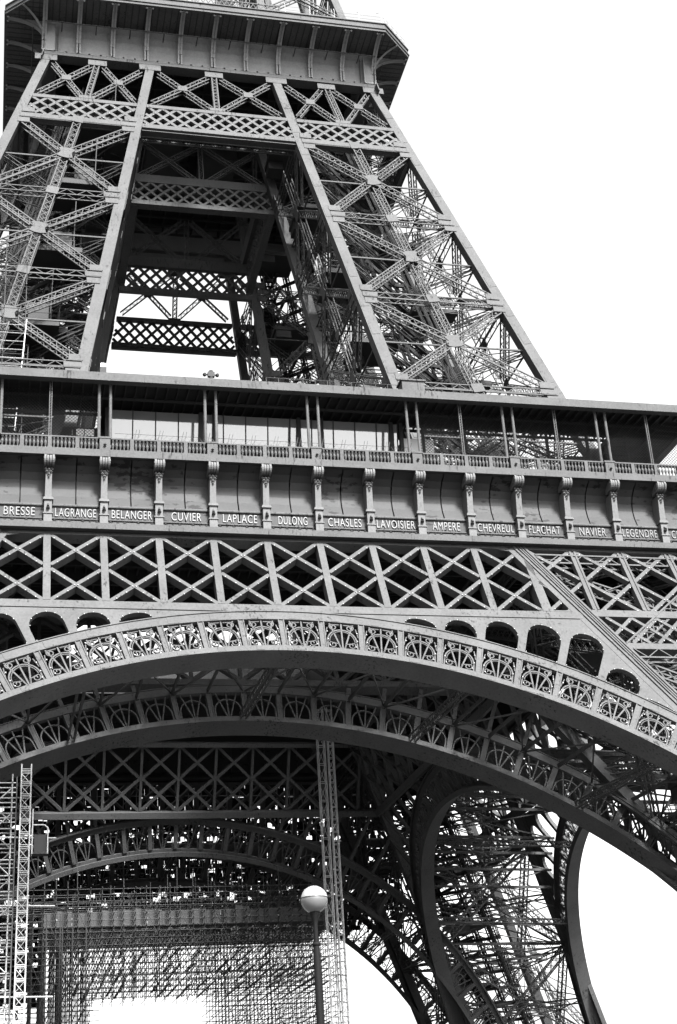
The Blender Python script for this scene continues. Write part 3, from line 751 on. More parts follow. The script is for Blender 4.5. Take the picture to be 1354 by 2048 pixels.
for k in range(-9, 10):
    if abs(k) % 2:
        for e in (-.385, .385): inst(colm, 'column', (k*B + e, -33.12, 47.2), balustrade)
    elif abs(k) >= 4: inst(thinmm, 'thin_column', (k*B, -33.12, 47.2), balustrade)
for r in (1, 2, 3):
    q = balustrade.copy(); C.objects.link(q); q.matrix_local = M.Rotation(r*PI/2, 4, 'Z')
    st = MB()
    for i in range(-120, 121): st.box(i*.28-.07, i*.28+.07, YB-.07, YB+.07, 46.88, 47.72)
    for k in range(-9, 10):
        if abs(k) % 2:
            for e in (-.385, .385): st.box(k*B+e-.1, k*B+e+.1, -33.22, -33.02, 47.2, 52.4)
    so = st.build('baluster_row', PAINT, q); so['kind'] = 'stuff'
ca = MB()
mitre(ca, [(-33.9, 52.10), (-33.9, 52.72), (-33.3, 52.78), (-33.3, 52.10)])
canopy = ca.build('canopy', PAINT, tower)
cr = MB(); mitre(cr, [(-33.29, 52.45), (-33.29, 52.75), (-28.4, 52.9), (-28.4, 52.6)])
croof = cr.build('canopy_roof', DECK, canopy)
rf = MB()
for i in range(-44, 45):
    x = i*.73
    if abs(x) < 33: rf.bar((x, -33.2, 52.44), (x, -max(28.6, abs(x)), 52.58), 0.1, 0.28, V((0, 0, 1)))
for y in (-31.2, -28.7): mitre(rf, [(y, 52.1), (y, 52.3), (y+.12, 52.3), (y+.12, 52.1)])
rf.build('canopy_rafters', DARKP, canopy)
all_round(canopy, tower)
for q in (1, 3): copy_tree(deck, tower, M.Rotation(q*PI/2, 4, 'Z'))
deck_far.matrix_local = M.Rotation(PI, 4, 'Z')

# ------------------------------------------------------------------ second stage: lattice band and crossed bays under the second gallery
BT0, BT1, BB0, BB1 = 89.97, 90.42, 87.02, 87.56
def band(P, n, H, hin, joined, name):
    mb = MB()
    for a, b in ((BT0, BT1 + (.6 if joined else 0)), (BB0, BB1)):
        zc = (a+b)/2
        segs = [(-hin(zc), hin(zc))] if joined else [(-hin(zc) + .02, hin(zc) - .02), (hin(zc) + .84, H(zc) - .84), (-H(zc) + .84, -hin(zc) - .84)]
        for s0, s1 in segs: mb.bar(P(s0, zc), P(s1, zc), b - a, 0.75, n, 0.04)
    o = mb.build(name, PAINT, tower)
    bars = MB(); z0, z1 = BB1 - .02, BT0 + .02
    segs = [(lambda z: -hin(z), lambda z: hin(z))] if joined else [(lambda z: -hin(z), lambda z: hin(z)), (lambda z: hin(z) + .84, lambda z: H(z) - .84), (lambda z: -H(z) + .84, lambda z: -hin(z) - .84)]
    for lo, hi_ in segs:
        w0 = hi_(z0) - lo(z0); K = max(4, int(round(w0/1.27))); st = w0/K
        for j in range(-2, K+2):
            for dr in (1, -1):
                xs = lo(z0) + (j + .5)*st; xe = xs + dr*2*st*.98
                ts = [i/24 for i in range(25) if lo(z0 + (z1-z0)*i/24) <= xs + (xe-xs)*i/24 <= hi_(z0 + (z1-z0)*i/24)]
                if len(ts) < 4: continue
                p = (xs + (xe-xs)*ts[0], z0 + (z1-z0)*ts[0]); q = (xs + (xe-xs)*ts[-1], z0 + (z1-z0)*ts[-1])
                if joined: bars.bar(P(*p), P(*q), 0.24, 0.3, n, -.012*(dr > 0))
                else:
                    MB().bar(P(*p), P(*q), 0.27, 0.34, n, -.012*(dr > 0)).build('band_bar', PAINT, o)
                    a_, b_ = P(*p), P(*q)
                    for t in (.2, .5, .8): bulbs.octa(a_.lerp(b_, t) - V((0, 0, .17)) + n*.04, .06)
    if joined: stuff(bars.build('band_lattice', PAINT, o))
    return o
bd = band(PU, NU, HU, hU, False, 'band_girder')
bi = band(PUI, NUI, hU, hU, True, 'lattice_girder')
# girder underside plates seen from below
us = MB()
us.bar(PU(-hU(87)+.05, 87.0, -.45), PU(hU(87)-.05, 87.0, -.45), 0.7, 0.06, V((0, 0, 1)), -.04)
us.lattice(PU(-hU(87), 86.9, -1.2), PU(hU(87), 86.9, -1.2), 0.8, 0.3, V((0, 0, -1)), .8, .1, .06)
us.build('soffit_lacing', PAINT, bd)
def xbay(parent, P, n, x00, x01, x10, x11, name='brace', z0=90.75, z1=95.5, bulb=True):
    """one lattice cross; x00,x01 bottom left/right, x10,x11 top left/right"""
    a, b, c, d = P(x00, z0), P(x11, z1), P(x01, z0), P(x10, z1)
    r = a - c; d1, d2 = b - a, d - c
    A, Bq, Cq = d1.dot(d1), d1.dot(d2), d2.dot(d2); D, E_ = d1.dot(r), d2.dot(r); s = (Bq*E_ - Cq*D)/(A*Cq - Bq*Bq); x = a + d1*s
    for e in (a, b, c, d):
        dv = (e - x).normalized(); MB().lattice(x + dv*.3, e - dv*.15, .5, .45, n, .5, .09, .05, double=False).build(name, PAINT, parent)
        for i in range(1, int((e-x).length/.7)): bulbs.octa(x + dv*(.2 + i*.7) + n*.05, .06)
    sd = V((1, 0, 0)); up = n.cross(sd).normalized()
    MB().hexa([x + sd*u*.42 + up*v_*.36 + n*o for o in (-.04, .06) for u, v_ in ((-1, -1), (1, -1), (1, 1), (-1, 1))]).build('gusset_plate', PAINT, parent)
def vlat(parent, P, n, x0, x1, z0=90.5, z1=95.9):
    MB().lattice(P(x0, z0), P(x1, z1), .55, .45, n, .5, .1, .05, double=True).build('king_post', PAINT, parent)
    MB().bar(P(x1 - .85, z1 + .0), P(x1 + .85, z1 + .0), .75, .08, n, .05).build('gusset_plate', PAINT, parent)
    MB().bar(P(x0 - .7, z0 + .12), P(x0 + .7, z0 + .12), .42, .08, n, .062).build('gusset_plate', PAINT, parent)
hb, ht = hU(90.75), hU(95.5); Hb, Ht = HU(90.75), HU(95.5)
xbay(bd, PU, NU, -hb+.35, -.45, -ht+.35, -.5); xbay(bd, PU, NU, .45, hb-.35, .5, ht-.35); vlat(bd, PU, NU, 0, 0)
for sx in (1, -1):
    mb_, mt_ = (hb + Hb)/2 - .02, (ht + Ht)/2
    xbay(bd, PU, NU, sx*(hb+1.1), sx*(mb_-.45), sx*(ht+1.1), sx*(mt_-.5)); xbay(bd, PU, NU, sx*(mb_+.45), sx*(Hb-1.1), sx*(mt_+.5), sx*(Ht-1.1))
    vlat(bd, PU, NU, sx*mb_, sx*mt_)
    for x in (hU(95.9) + .4, HU(95.9) - .4): MB().bar(PU(sx*(x-1.0), 96.1), PU(sx*(x+1.0), 96.1), .85, .1, NU, .03).build('gusset_plate', PAINT, bd)
hb, ht = hU(90.75), hU(95.5)
ix = MB()
for a, b, c, d in ((-hb, -.4, -ht, -.4), (.4, hb, .4, ht)):
    ix.lattice(PUI(a, 90.7), PUI(d, 95.5), .5, .4, NUI, .6, .09, .05); ix.lattice(PUI(b, 90.7), PUI(c, 95.5), .5, .4, NUI, .6, .09, .05)
ix.lattice(PUI(0, 90.5), PUI(0, 95.6), .5, .4, NUI, .6, .09, .05)
ix.build('cross_bracing', PAINT, bi)

# ------------------------------------------------------------------ second gallery
G, GC = 19.25, 16.15
def octo(mb, g0, c0, z0, z1, g1=None, c1=None):
    g1 = g0 if g1 is None else g1; c1 = c0 if c1 is None else c1
    f = lambda g_, c: [(c, -g_), (g_, -c), (g_, c), (c, g_), (-c, g_), (-g_, c), (-g_, -c), (-c, -g_)]
    n = len(mb.v); mb.v += [(x, y, z0) for x, y in f(g0, c0)] + [(x, y, z1) for x, y in f(g1, c1)]
    for i in range(8): j = (i+1) % 8; mb.f.append((n+i, n+j, n+8+j, n+8+i))
    mb.f.append(tuple(n+7-i for i in range(8))); mb.f.append(tuple(n+8+i for i in range(8)))
u = MB(); octo(u, G-.15, GC-.1, 100.42, 100.9)
ugal = u.build('platform', DECK, tower)
e_ = MB(); octo(e_, G, GC, 100.35, 100.62); octo(e_, G+.1, GC+.04, 100.62, 100.72); octo(e_, G-.05, GC-.02, 100.72, 101.3); octo(e_, G+.06, GC+.03, 101.3, 101.38)
e_.build('parapet', PAINT, ugal)
jm = MB()
for i in range(-30, 31):
    x = i*.6
    jm.box(x-.05, x+.05, -G+.2 + max(0, abs(x)-GC), -15.6, 100.33, 100.41)
jo2 = jm.build('deck_joists', DARKP, ugal)
for r in (1, 2, 3): copy_tree(jo2, ugal, M.Rotation(r*PI/2, 4, 'Z'))
b2_ = 3.1346
cm = MB(); mitre(cm, [(-15.75, 96.52), (-15.75, 96.86), (-15.62, 97.0), (-14.6, 97.0), (-14.6, 96.52)])
corn = cm.build('cornice_band', PAINT, ugal)
for r in (1, 2, 3): copy_tree(corn, ugal, M.Rotation(r*PI/2, 4, 'Z'))
wm = MB()
wcv = [(-15.4, 96.95), (-15.25, 97.6), (-15.2, 98.4), (-15.25, 99.2), (-15.45, 99.9), (-16.0, 100.4)]
for x0, x1 in ((-1.55, -.02), (.02, 1.55)): wm.loft([[V((x, y, z)) for y, z in wcv] + [V((x, -14.4, 100.4)), V((x, -14.4, 96.95))] for x in (x0, x1)], True)
wm.loft([[V((x, y - .04, z)) for y, z in wcv] + [V((x, -14.6, 100.3)), V((x, -14.6, 97.0))] for x in (-.05, .05)], True)
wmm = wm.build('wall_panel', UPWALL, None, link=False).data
curve = [(-15.72, 97.0)] + [(-15.72 - 3.3*(1 - math.cos(t)), 98.2 + 2.06*math.sin(t)) for t in [PI/2*i/9 for i in range(10)]]
bm_ = MB(); bm_.loft([[V((x, y, z)) for y, z in curve] + [V((x, y + .05, z + .1)) for y, z in reversed(curve)] for x in (-.21, .21)], True)
bm_.loft([[V((x, y, z)) for y, z in curve] + [V((x, -19.0, 100.4)), V((x, -14.7, 100.4)), V((x, -14.7, 97.0))] for x in (-.05, .05)], True)
n_ = len(bm_.v); q_ = len(curve) + 3; bm_.f.append(tuple(range(n_-2*q_, n_-q_))); bm_.f.append(tuple(range(n_-1, n_-q_-1, -1)))
bm_.box(-.225, .225, -15.76, -15.7, 98.15, 98.22)
for sx in (-1, 1): bm_.octa((sx*.28, -19.0, 100.25), .13)
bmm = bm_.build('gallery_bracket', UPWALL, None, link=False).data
rodm = MB().tube((-1.55, -16.7, 99.55), (1.55, -16.7, 99.55), .05, 6).tube((0, -16.7, 99.55), (0, -15.5, 99.55), .05, 4)
rodmm = rodm.build('tie_rod', PAINT, None, link=False).data
boltm = MB()
for i in range(-14, 15): boltm.octa((i*1.05, -15.72, 96.98), .12)
for r in range(4):
    R_ = M.Rotation(r*PI/2, 4, 'Z')
    for k in range(-5, 6):
        o = inst(bmm, 'gallery_bracket', (0, 0, 0), ugal); o.matrix_local = R_ @ M.Translation((k*b2_, 0, 0))
        if k < 5:
            o = inst(wmm, 'wall_panel', (0, 0, 0), ugal); o.matrix_local = R_ @ M.Translation(((k+.5)*b2_, 0, 0))
            o = inst(rodmm, 'tie_rod', (0, 0, 0), ugal); o.matrix_local = R_ @ M.Translation(((k+.5)*b2_, 0, 0))
stuff(boltm.build('cornice_bolts', DARKP, ugal))
# corner brackets reaching out to the chamfer
cb = MB(); cur2 = [(0.1, 97.0)] + [(.12 + 2.8*(1 - math.cos(t)), 98.2 + 2.06*math.sin(t)) for t in [PI/2*i/7 for i in range(8)]]
dd = V((1, -1, 0)).normalized(); tt = V((1, 1, 0)).normalized(); oc = V((15.6, -15.6, 0))
cb.loft([[oc + dd*a + tt*s_ + V((0, 0, z)) for a, z in cur2] + [oc + dd*2.9 + tt*s_ + V((0, 0, 100.4)), oc + tt*s_ + V((0, 0, 100.4))] for s_ in (-.12, .12)], True)
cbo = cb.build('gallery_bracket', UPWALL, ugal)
for r in (1, 2, 3): copy_tree(cbo, ugal, M.Rotation(r*PI/2, 4, 'Z'))
# railing on the deck: crossed panels at left, mesh fence on bent posts at right
rl = MB(); yr = -18.7
for z in (101.5, 102.55): rl.bar((-16, yr, z), (6.0, yr, z), .1, .1, V((0, -1, 0)))
for i in range(-8, 4):
    x = i*1.0*2; rl.bar((x, yr, 101.3), (x, yr, 102.65), .12, .12, V((0, -1, 0)))
for i in range(-32, 12):
    x = i*.5
    rl.bar((x, yr, 101.55), (x+.5, yr, 102.5), .06, .04, V((0, -1, 0))); rl.bar((x, yr, 102.5), (x+.5, yr, 101.55), .06, .04, V((0, -1, 0)), -.05)
rl.build('deck_railing', PAINT, ugal)
fn = MB()
def bent(x, y, dx, dy):
    pts = [V((x, y, 101.2)), V((x, y, 102.6)), V((x - dx*.15, y - dy*.15, 102.95)), V((x - dx*.5, y - dy*.5, 103.1))]
    for a, b in zip(pts[:-1], pts[1:]): fn.tube(a, b, .025, 4)
for i in range(5): bent(6.5 + i*2.4, -18.95, 0, -1)
for i in range(6):
    t = i/5; bent(GC + (G-GC)*t - .25, -(G - .25) + (G-GC)*t, .7, -.7)
for i in range(8): bent(G-.25, -15.5 + i*2.4, 1, 0)
for z in (101.6, 102.0, 102.4): fn.tube((6.5, -18.95, z), (GC, -18.95, z), .012, 3); fn.tube((GC, -18.95, z), (G-.25, -GC, z), .012, 3); fn.tube((G-.25, -GC, z), (G-.25, 3, z), .012, 3)
fn.build('deck_fence', TUBE, ugal)
# dark plant rooms hung under the second deck
un = MB(); un.box(-14.5, 14.5, -14.5, 14.5, 100.0, 100.35)
for i in range(-9, 10):
    un.box(i*1.6-.08, i*1.6+.08, -15.2, 15.2, 99.2, 99.98); un.box(-15.2, 15.2, i*1.6-.08, i*1.6+.08, 98.9, 99.19)
un.box(-5, -1.5, -4, 3, 96.8, 98.85); un.box(0.5, 4.4, -2, 5, 97.2, 98.85)
un.build('deck_underside', DARKP, ugal)
# third stage above the deck
H3 = lambda z: 14.95 - .19*(z - 101); h3 = lambda z: 5.0 - .02*(z-101)
t3 = MB()
for z0, z1 in ((101.0, 112), (112, 124), (124, 138)):
    for fx, fy in ((H3, H3), (h3, H3), (H3, h3), (h3, h3)):
        c = []
        for z in (z0, z1):
            sx_ = -1 if fx is H3 else 1; sy_ = 1 if fy is H3 else -1
            x, y = fx(z), -fy(z); x2, y2 = x + sx_*.75, y + sy_*.75
            c += [(min(x, x2), min(y, y2), z), (max(x, x2), min(y, y2), z), (max(x, x2), max(y, y2), z), (min(x, x2), max(y, y2), z)]
        t3.hexa(c)
    for n, f in ((V((0, -1, .2)), lambda s, z: V((h3(z) + (H3(z)-h3(z))*s, -H3(z), z))), (V((1, 0, .2)), lambda s, z: V((H3(z), -h3(z) - (H3(z)-h3(z))*s, z))),
                 (V((-1, 0, 0)), lambda s, z: V((h3(z), -h3(z) - (H3(z)-h3(z))*s, z)))):
        zm = (z0+z1)/2
        for a, b in ((z0, zm), (zm, z1)):
            t3.lattice(f(.06, a), f(.94, b), .55, .5, n, .7, .1, .05); t3.lattice(f(.94, a), f(.06, b), .55, .5, n, .7, .1, .05); t3.lattice(f(.06, b), f(.94, b), .5, .5, n, .7, .1, .05)
leg3 = t3.build('spire_leg', PAINT, tower); all_round(leg3, tower)
for o in (girder, arch_o, spandrel, arch_i, inner_girder): all_round(o, tower)
for o in (bd, bi):
    for q in (1, 2, 3): copy_tree(o, tower, M.Translation((0, 0, -1.0 if q == 2 else 0)) @ M.Rotation(q*PI/2, 4, 'Z'))
stuff(bulbs.build('light_bulbs', BULB, tower, smooth=True))

# ------------------------------------------------------------------ first floor: glass pavilion between the front legs
pv = empty('glass_pavilion', (0, -29, 46.73))
tag(pv, 'low glass walled pavilion with dark mullions between the front legs on the first gallery', 'pavilion')
lean = 0.16
paneM = MB().hexa([(.03, 0, .1), (1.60, 0, .1), (1.60, .04, .1), (.03, .04, .1), (.03, -lean*5.2, 5.3), (1.60, -lean*5.2, 5.3), (1.60, -lean*5.2 + .04, 5.3), (.03, -lean*5.2 + .04, 5.3)]).build('pane', GLASS, None, link=False).data
mulM = MB().hexa([(-.04, -.05, 0), (.04, -.05, 0), (.04, .1, 0), (-.04, .1, 0), (-.04, -lean*5.3 - .05, 5.35), (.04, -lean*5.3 - .05, 5.35), (.04, -lean*5.3 + .1, 5.35), (-.04, -lean*5.3 + .1, 5.35)]).build('mullion', DARKP, None, link=False).data
thickM = MB().box(-.14, .14, -.12, .2, 0, 5.4).build('pillar', DARKP, None, link=False).data
shell = MB().box(-10.9, 11.2, .3, 8, 5.5, 5.75).box(-10.9, 11.2, .2, 8, 0, .05)
shell.box(-10.9, 11.2, 2.6, 2.7, .05, 5.5)
shell.build('partition', DECK, pv)
x = -10.4; i = 0
while x < 10.6:
    inst(paneM, 'pane', (x, .0, 0), pv); inst(mulM, 'mullion', (x, 0, 0), pv)
    x += 1.632
inst(mulM, 'mullion', (x, 0, 0), pv)
for xx in (-10.6, -3.9, 3.3, 10.3, 11.05, -2.9, 5.0): inst(thickM, 'pillar', (xx, -.85, 0), pv)
# safety fence in front of the glass: leaning twin struts and wire mesh
sf = empty('safety_fence', (0, -31.6, 46.73)); tag(sf, 'thin wire mesh fence on slanting twin struts behind the balustrade', 'fence')
strM = MB()
for e in (0, .22): strM.tube((e, .2, 0), (e + .55, -.5, 2.6), .025, 4)
strMM = strM.build('strut', DIMTUBE, None, link=False).data
wm_ = MB()
for i in range(46):
    x = -10.2 + i*.45
    wm_.tube((x, -.1, 1.2), (x + .9, -.3, 2.3), .008, 3); wm_.tube((x + .9, -.1, 1.2), (x, -.3, 2.3), .008, 3)
wm_.tube((-10.2, -.3, 2.32), (11, -.3, 2.32), .014, 3)
stuff(wm_.build('wire_mesh', DIMTUBE, sf))
for i in range(13): inst(strMM, 'strut', (-10.0 + i*1.632 + .75, 0, 0), sf)

# hanging dark nets in the leg bays of the gallery
def net_sheet(name, x0, x1, y, z0, z1, label, parent=None):
    o = empty(name, ((x0+x1)/2, y, z0)); tag(o, label, 'net')
    mb = MB(); st = .24; H_ = z1 - z0; W_ = x1 - x0; xm = (x0+x1)/2
    n1 = int((W_ + H_)/st)
    for i in range(n1):
        for sg in (1, -1):
            a = -W_/2 - H_ + i*st if sg > 0 else -W_/2 + i*st
            p0, p1 = (a, 0), (a + sg*H_, H_)
            t0, t1 = 0, 1
            for lim, up in ((-W_/2, False), (W_/2, True)):
                dx = p1[0] - p0[0]; t = (lim - p0[0])/dx
                if (dx > 0) != up: t0 = max(t0, t)
                else: t1 = min(t1, t)
            if t1 - t0 > .02: mb.tube((p0[0] + (p1[0]-p0[0])*t0, .004*sg, H_*t0), (p0[0] + (p1[0]-p0[0])*t1, .004*sg, H_*t1), .018, 3)
    stuff(mb.build('net_mesh', NET, o))
net_sheet('safety_net', 11.6, 33, -32.4, 48.2, 52.0, 'fine dark safety net hung under the right part of the gallery canopy')
net_sheet('safety_net', -30, -11.4, -32.4, 48.2, 52.0, 'fine dark safety net hung under the left part of the gallery canopy')
# stuff standing in the left bays: tube frames, cabin
def scaffold(name, loc, xs, ys, zs_, r, m, label, group=None, brace=True, boards=(), single=True, diag_every=3):
    o = empty(name, loc); tag(o, label, 'scaffold', group)
    def one(nm, p, q): MB().tube(p, q, r, 4).build(nm, m, o)
    for x in xs:
        for y in ys: one('standard', (x, y, zs_[0]), (x, y, zs_[-1] + .6))
    for z in zs_[1:]:
        for y in ys: one('ledger', (xs[0] - .3, y, z), (xs[-1] + .3, y, z))
        for x in xs: one('transom', (x, ys[0] - .3, z + .08), (x, ys[-1] + .3, z + .08))
    if brace:
        for yi, y in enumerate(ys):
            for i in range(len(xs)-1):
                for j in range(len(zs_)-1):
                    if (i + j + yi) % diag_every == 0:
                        a = (xs[i], y, zs_[j]); c = (xs[i+1], y, zs_[j+1])
                        if (i + j) % 2: a, c = (xs[i+1], y, zs_[j]), (xs[i], y, zs_[j+1])
                        one('brace', a, c)
    for (x0, x1, y0, y1, z) in boards:
        yy = y0
        while yy + .2 < y1:
            bb = MB().box(x0, x1, yy, yy + .22, z + .13, z + .17); bb.build('board', TARP, o); yy += .235
    return o
scaffold('tube_frame', (-16.9, -29.5, 46.73), [0, 1.4, 2.8, 3.9], [0, 1.4], [0, .8, 1.7, 2.4, 3.1], .035, TUBE, 'tube scaffold frame standing in the left end of the first gallery', diag_every=2)
cabin = empty('site_cabin', (-12.6, -29, 46.73)); tag(cabin, 'dark site cabin with a bright window and slatted vent behind the left balustrade', 'cabin')
MB().box(-1.6, 1.4, 0, 2.4, 0, 4.2).build('cabin_wall', DARKP, cabin)
MB().box(-.1, 1.15, -.05, -.003, 2.75, 4.05).build('window', WHITEP, cabin)
k = MB()
for z in (3.1, 3.45): k.box(-.1, 1.15, -.09, -.05, z, z+.04)
k.box(.45, .5, -.09, -.05, 2.75, 4.05); k.build('window_bars', DARKP, cabin)
k = MB().box(-1.0, 1.9, -.6, -.1, 2.45, 2.6); k.build('sill', TARP, cabin)
k = MB()
for i in range(18): k.box(-.9 + i*.13, -.83 + i*.13, -.5, -.42, .9, 1.95)
k.box(-.95, 1.5, -.52, -.4, 1.95, 2.03); k.build('slatted_vent', TUBE, cabin)
slab = MB().hexa([(-15.4, -30.2, 46.75), (-14.6, -30.2, 46.75), (-14.6, -29.7, 46.75), (-15.4, -29.7, 46.75), (-14.3, -30.2, 51.2), (-13.5, -30.2, 51.2), (-13.5, -29.7, 51.2), (-14.3, -29.7, 51.2)]).build('leaning_panel', TARP)
tag(slab, 'grey sheet panel leaning beside the cabin in the left gallery', 'panel')
kiosk = empty('white_kiosk', (12.3, -29, 46.73)); tag(kiosk, 'pale box kiosk with a dark lower half right of the glass pavilion', 'kiosk')
MB().box(-.9, 1.5, 0, 2.5, 2.9, 4.6).build('white_panel', WHITEP, kiosk)
MB().box(-.9, 1.5, .02, 2.5, 0, 2.88).build('dark_panel', DARKP, kiosk)
k = MB()
for x in (-.5, .3, 1.0): k.box(x, x+.06, -.04, .018, .2, 2.85)
k.build('door_frames', DECK, kiosk)
wedge = MB().hexa([(14.0, -28, 46.75), (15.6, -28, 46.75), (15.6, -26, 46.75), (14.0, -26, 46.75), (13.5, -28, 50.6), (14.2, -28, 50.6), (14.2, -26, 50.6), (13.5, -26, 50.6)]).build('sloping_screen', DARKP)
tag(wedge, 'dark sloping screen just right of the pale kiosk', 'screen')
hop = empty('dark_hopper', (26.4, -27.5, 46.73)); tag(hop, 'dark funnel shaped hood in the far right gallery bay', 'hood')
MB().hexa([(-.5, 0, 0), (2.8, 0, 0), (2.8, 2, 0), (-.5, 2, 0), (-1.3, 0, 4.6), (.6, 0, 4.6), (.6, 2, 4.6), (-1.3, 2, 4.6)]).build('hood_body', DARKP, hop)
for i in range(6): MB().box(12.9+i*3.3, 13.1+i*3.3, -29.1, -28.9, 46.74, 52.3).build('slim_post', DECK, canopy)   # slim posts set back in the right bays
# small things on the canopy
fl = empty('floodlight', (-3.62, -33.55, 52.78)); tag(fl, 'small black twin floodlight on the canopy left of centre, seen against the sky', 'floodlight')
MB().tube((0, 0, 0), (0, 0, .75), .14, 8).build('stand', DARKP, fl); MB().box(-.24, .24, -.14, .14, .25, .62).build('housing', DARKP, fl)
MB().tube((-.45, 0, .42), (.45, 0, .42), .06, 6).build('arm', DARKP, fl)
for sx in (-1, 1): MB().tube((sx*.45, -.16, .40), (sx*.45, .14, .48), .09, 8, .14).build('lamp_head', DARKP, fl)
bx = empty('junction_box', (-11.15, -33.5, 52.78)); tag(bx, 'small dark box with a white top on the canopy beside the left leg', 'box')
MB().box(-.22, .22, -.2, .2, 0, .5).build('case', DARKP, bx); MB().box(-.17, .17, -.15, .15, .502, .8).build('lid', WHITEP, bx)
hw = empty('plant_housing', (11.15, -33.0, 52.8)); tag(hw, 'grey metal plant housing on the canopy at the foot of the right leg', 'housing')
MB().box(-.8, .9, -.5, .6, 0, .9).build('case', PAINT, hw); MB().box(-.9, 1.0, -.6, .7, .903, 1.02).build('lid', PAINT, hw)
ra = empty('canopy_rail', (5.5, -32.6, 52.8)); tag(ra, 'thin guard rail standing on the middle of the canopy roof', 'railing')
k = MB()
for i in range(15): k.tube((-5 + i*.9, 0, 0), (-5 + i*.9, 0, 1.0), .025, 4)
k.build('posts', DIMTUBE, ra); MB().tube((-5, 0, 1.0), (7.6, 0, 1.0), .025, 4).tube((-5, 0, .5), (7.6, 0, .5), .02, 4).build('rails', DIMTUBE, ra)
# scaffold and ladder inside the upper left leg, net along its inner face
scaffold('leg_scaffold', (-24.5, -25.5, 46.73), [0, 1.6, 3.2, 4.8, 6.4, 8.0], [0, 2.0, 4.0], [0] + [6 + 2*i for i in range(9)], .03, DIMTUBE, 'tall tube scaffold inside the upper left leg above the gallery', diag_every=4)
lad = empty('ladder_stair', (-19.3, -26.6, 46.73)); tag(lad, 'pale ladder stair with wide rungs low inside the upper left leg', 'ladder')
k = MB(); k.tube((0, 0, 0), (.9, 1.0, 15), .045, 6); k.tube((2.0, 0, 0), (2.9, 1.0, 15), .045, 6); k.build('stile', TUBE, lad)
for i in range(20): MB().tube((.045*i, .05*i, .75*i + .2), (2.0 + .045*i, .05*i, .75*i + .2), .035, 4).build('rung', TUBE, lad)
nn = MB(); rows = []
for i in range(12):
    z = 53 + i*2.9
    rows.append([V((-hU(z) + .05 + .12*math.sin(i*1.7 + j*.9), -HU(z) + .98 + (HU(z) - .98 - hU(z) - .6)*j/6, z)) for j in range(7)])
nn.loft(rows); ns = nn.build('debris_net', NET); tag(ns, 'dark debris netting hung on the inner face of the upper left leg', 'net')

# ------------------------------------------------------------------ construction plant under the arch
def mast(name, loc, h, w_, step, m, label, rungs=2, group=None):
    o = empty(name, loc); tag(o, label, 'mast', group)
    k = MB()
    for x, y in ((0, 0), (w_, 0), (w_, w_), (0, w_)): k.tube((x, y, 0), (x, y, h), .045, 5)
    k.build('rails', m, o)
    r_ = MB(); dg_ = MB(); z = .3; i = 0
    for (ax, ay), (bx_, by) in (((0, 0), (w_, 0)), ((w_, 0), (w_, w_)), ((w_, w_), (0, w_)), ((0, w_), (0, 0))):
        for e in ((0, .12) if rungs == 2 else (0,)): r_.tube((ax, ay, e), (bx_, by, e), .03, 4)
        dg_.tube((ax, ay, .1), (bx_, by, step), .022, 3)
    rm, dm = r_.build('rung_frame', m, None, link=False).data, dg_.build('diagonal_frame', m, None, link=False).data
    while z < h - .05:
        inst(rm, 'rung_frame', (0, 0, z), o)
        if z + step < h: inst(dm, 'diagonal_frame', (0, 0, z), o)
        z += step
    return o
mast('hoist_mast', (-15.7, -27, 0), 27.0, .62, .82, TUBE, 'pale lattice hoist mast standing free in front of the left scaffold')
mast('hoist_mast', (8.1, -9, 0), 36.5, .55, 1.5, TUBE, 'left mast of the tall hoist pair under the arch', 1, 'tall hoist masts under the arch')
mast('hoist_mast', (8.95, -9, 0), 36.5, .42, 1.0, TUBE, 'right mast of the tall hoist pair under the arch', 1, 'tall hoist masts under the arch')
cg = empty('hoist_cage', (-14.9, -26.8, 21.2)); tag(cg, 'small hoist cage with pale rails riding on the left mast', 'hoist')
k = MB(); k.box(0, 1.05, 0, .8, 0, .12); k.build('cage_floor', DECK, cg)
k = MB(); k.box(.12, .95, .3, .36, .14, 1.3); k.build('cage_panel', DARKP, cg)
k = MB()
for p, q in (((0, 0, 0), (0, 0, 2.9)), ((0, 0, 1.85), (.75, 0, 1.85)), ((.75, 0, 1.85), (.98, 0, 1.65)), ((.98, 0, 1.65), (.98, 0, 0)), ((.98, .8, 0), (.98, .8, 1.65)), ((.98, 0, 1.65), (.98, .8, 1.65)), ((0, .8, 0), (0, .8, 1.85))): k.tube(p, q, .04, 5)
k.build('cage_rails', TUBE, cg)
scaffold('tower_scaffold', (-18.8, -26, 0), [0, 1.5, 2.55], [0, 1.3, 2.6], [i*1.0 for i in range(0, 27)], .04, TUBE, 'bright tube scaffold tower at the left edge beside the pale hoist mast', diag_every=3)
k = empty('tie_pole', (-15.97, -26.4, 0)); tag(k, 'single pale pole clamped between the left scaffold and the hoist mast', 'pole')
MB().tube((0, 0, 0), (0, 0, 26.3), .045, 6).build('pole', DIMTUBE, k)
kk = MB()
for z in (18.1, 12.6, 22.4): kk.tube((-2.2, 0, z), (2.6, .1, z - .1), .045, 5)
kk.build('cross_tubes', TUBE, k)
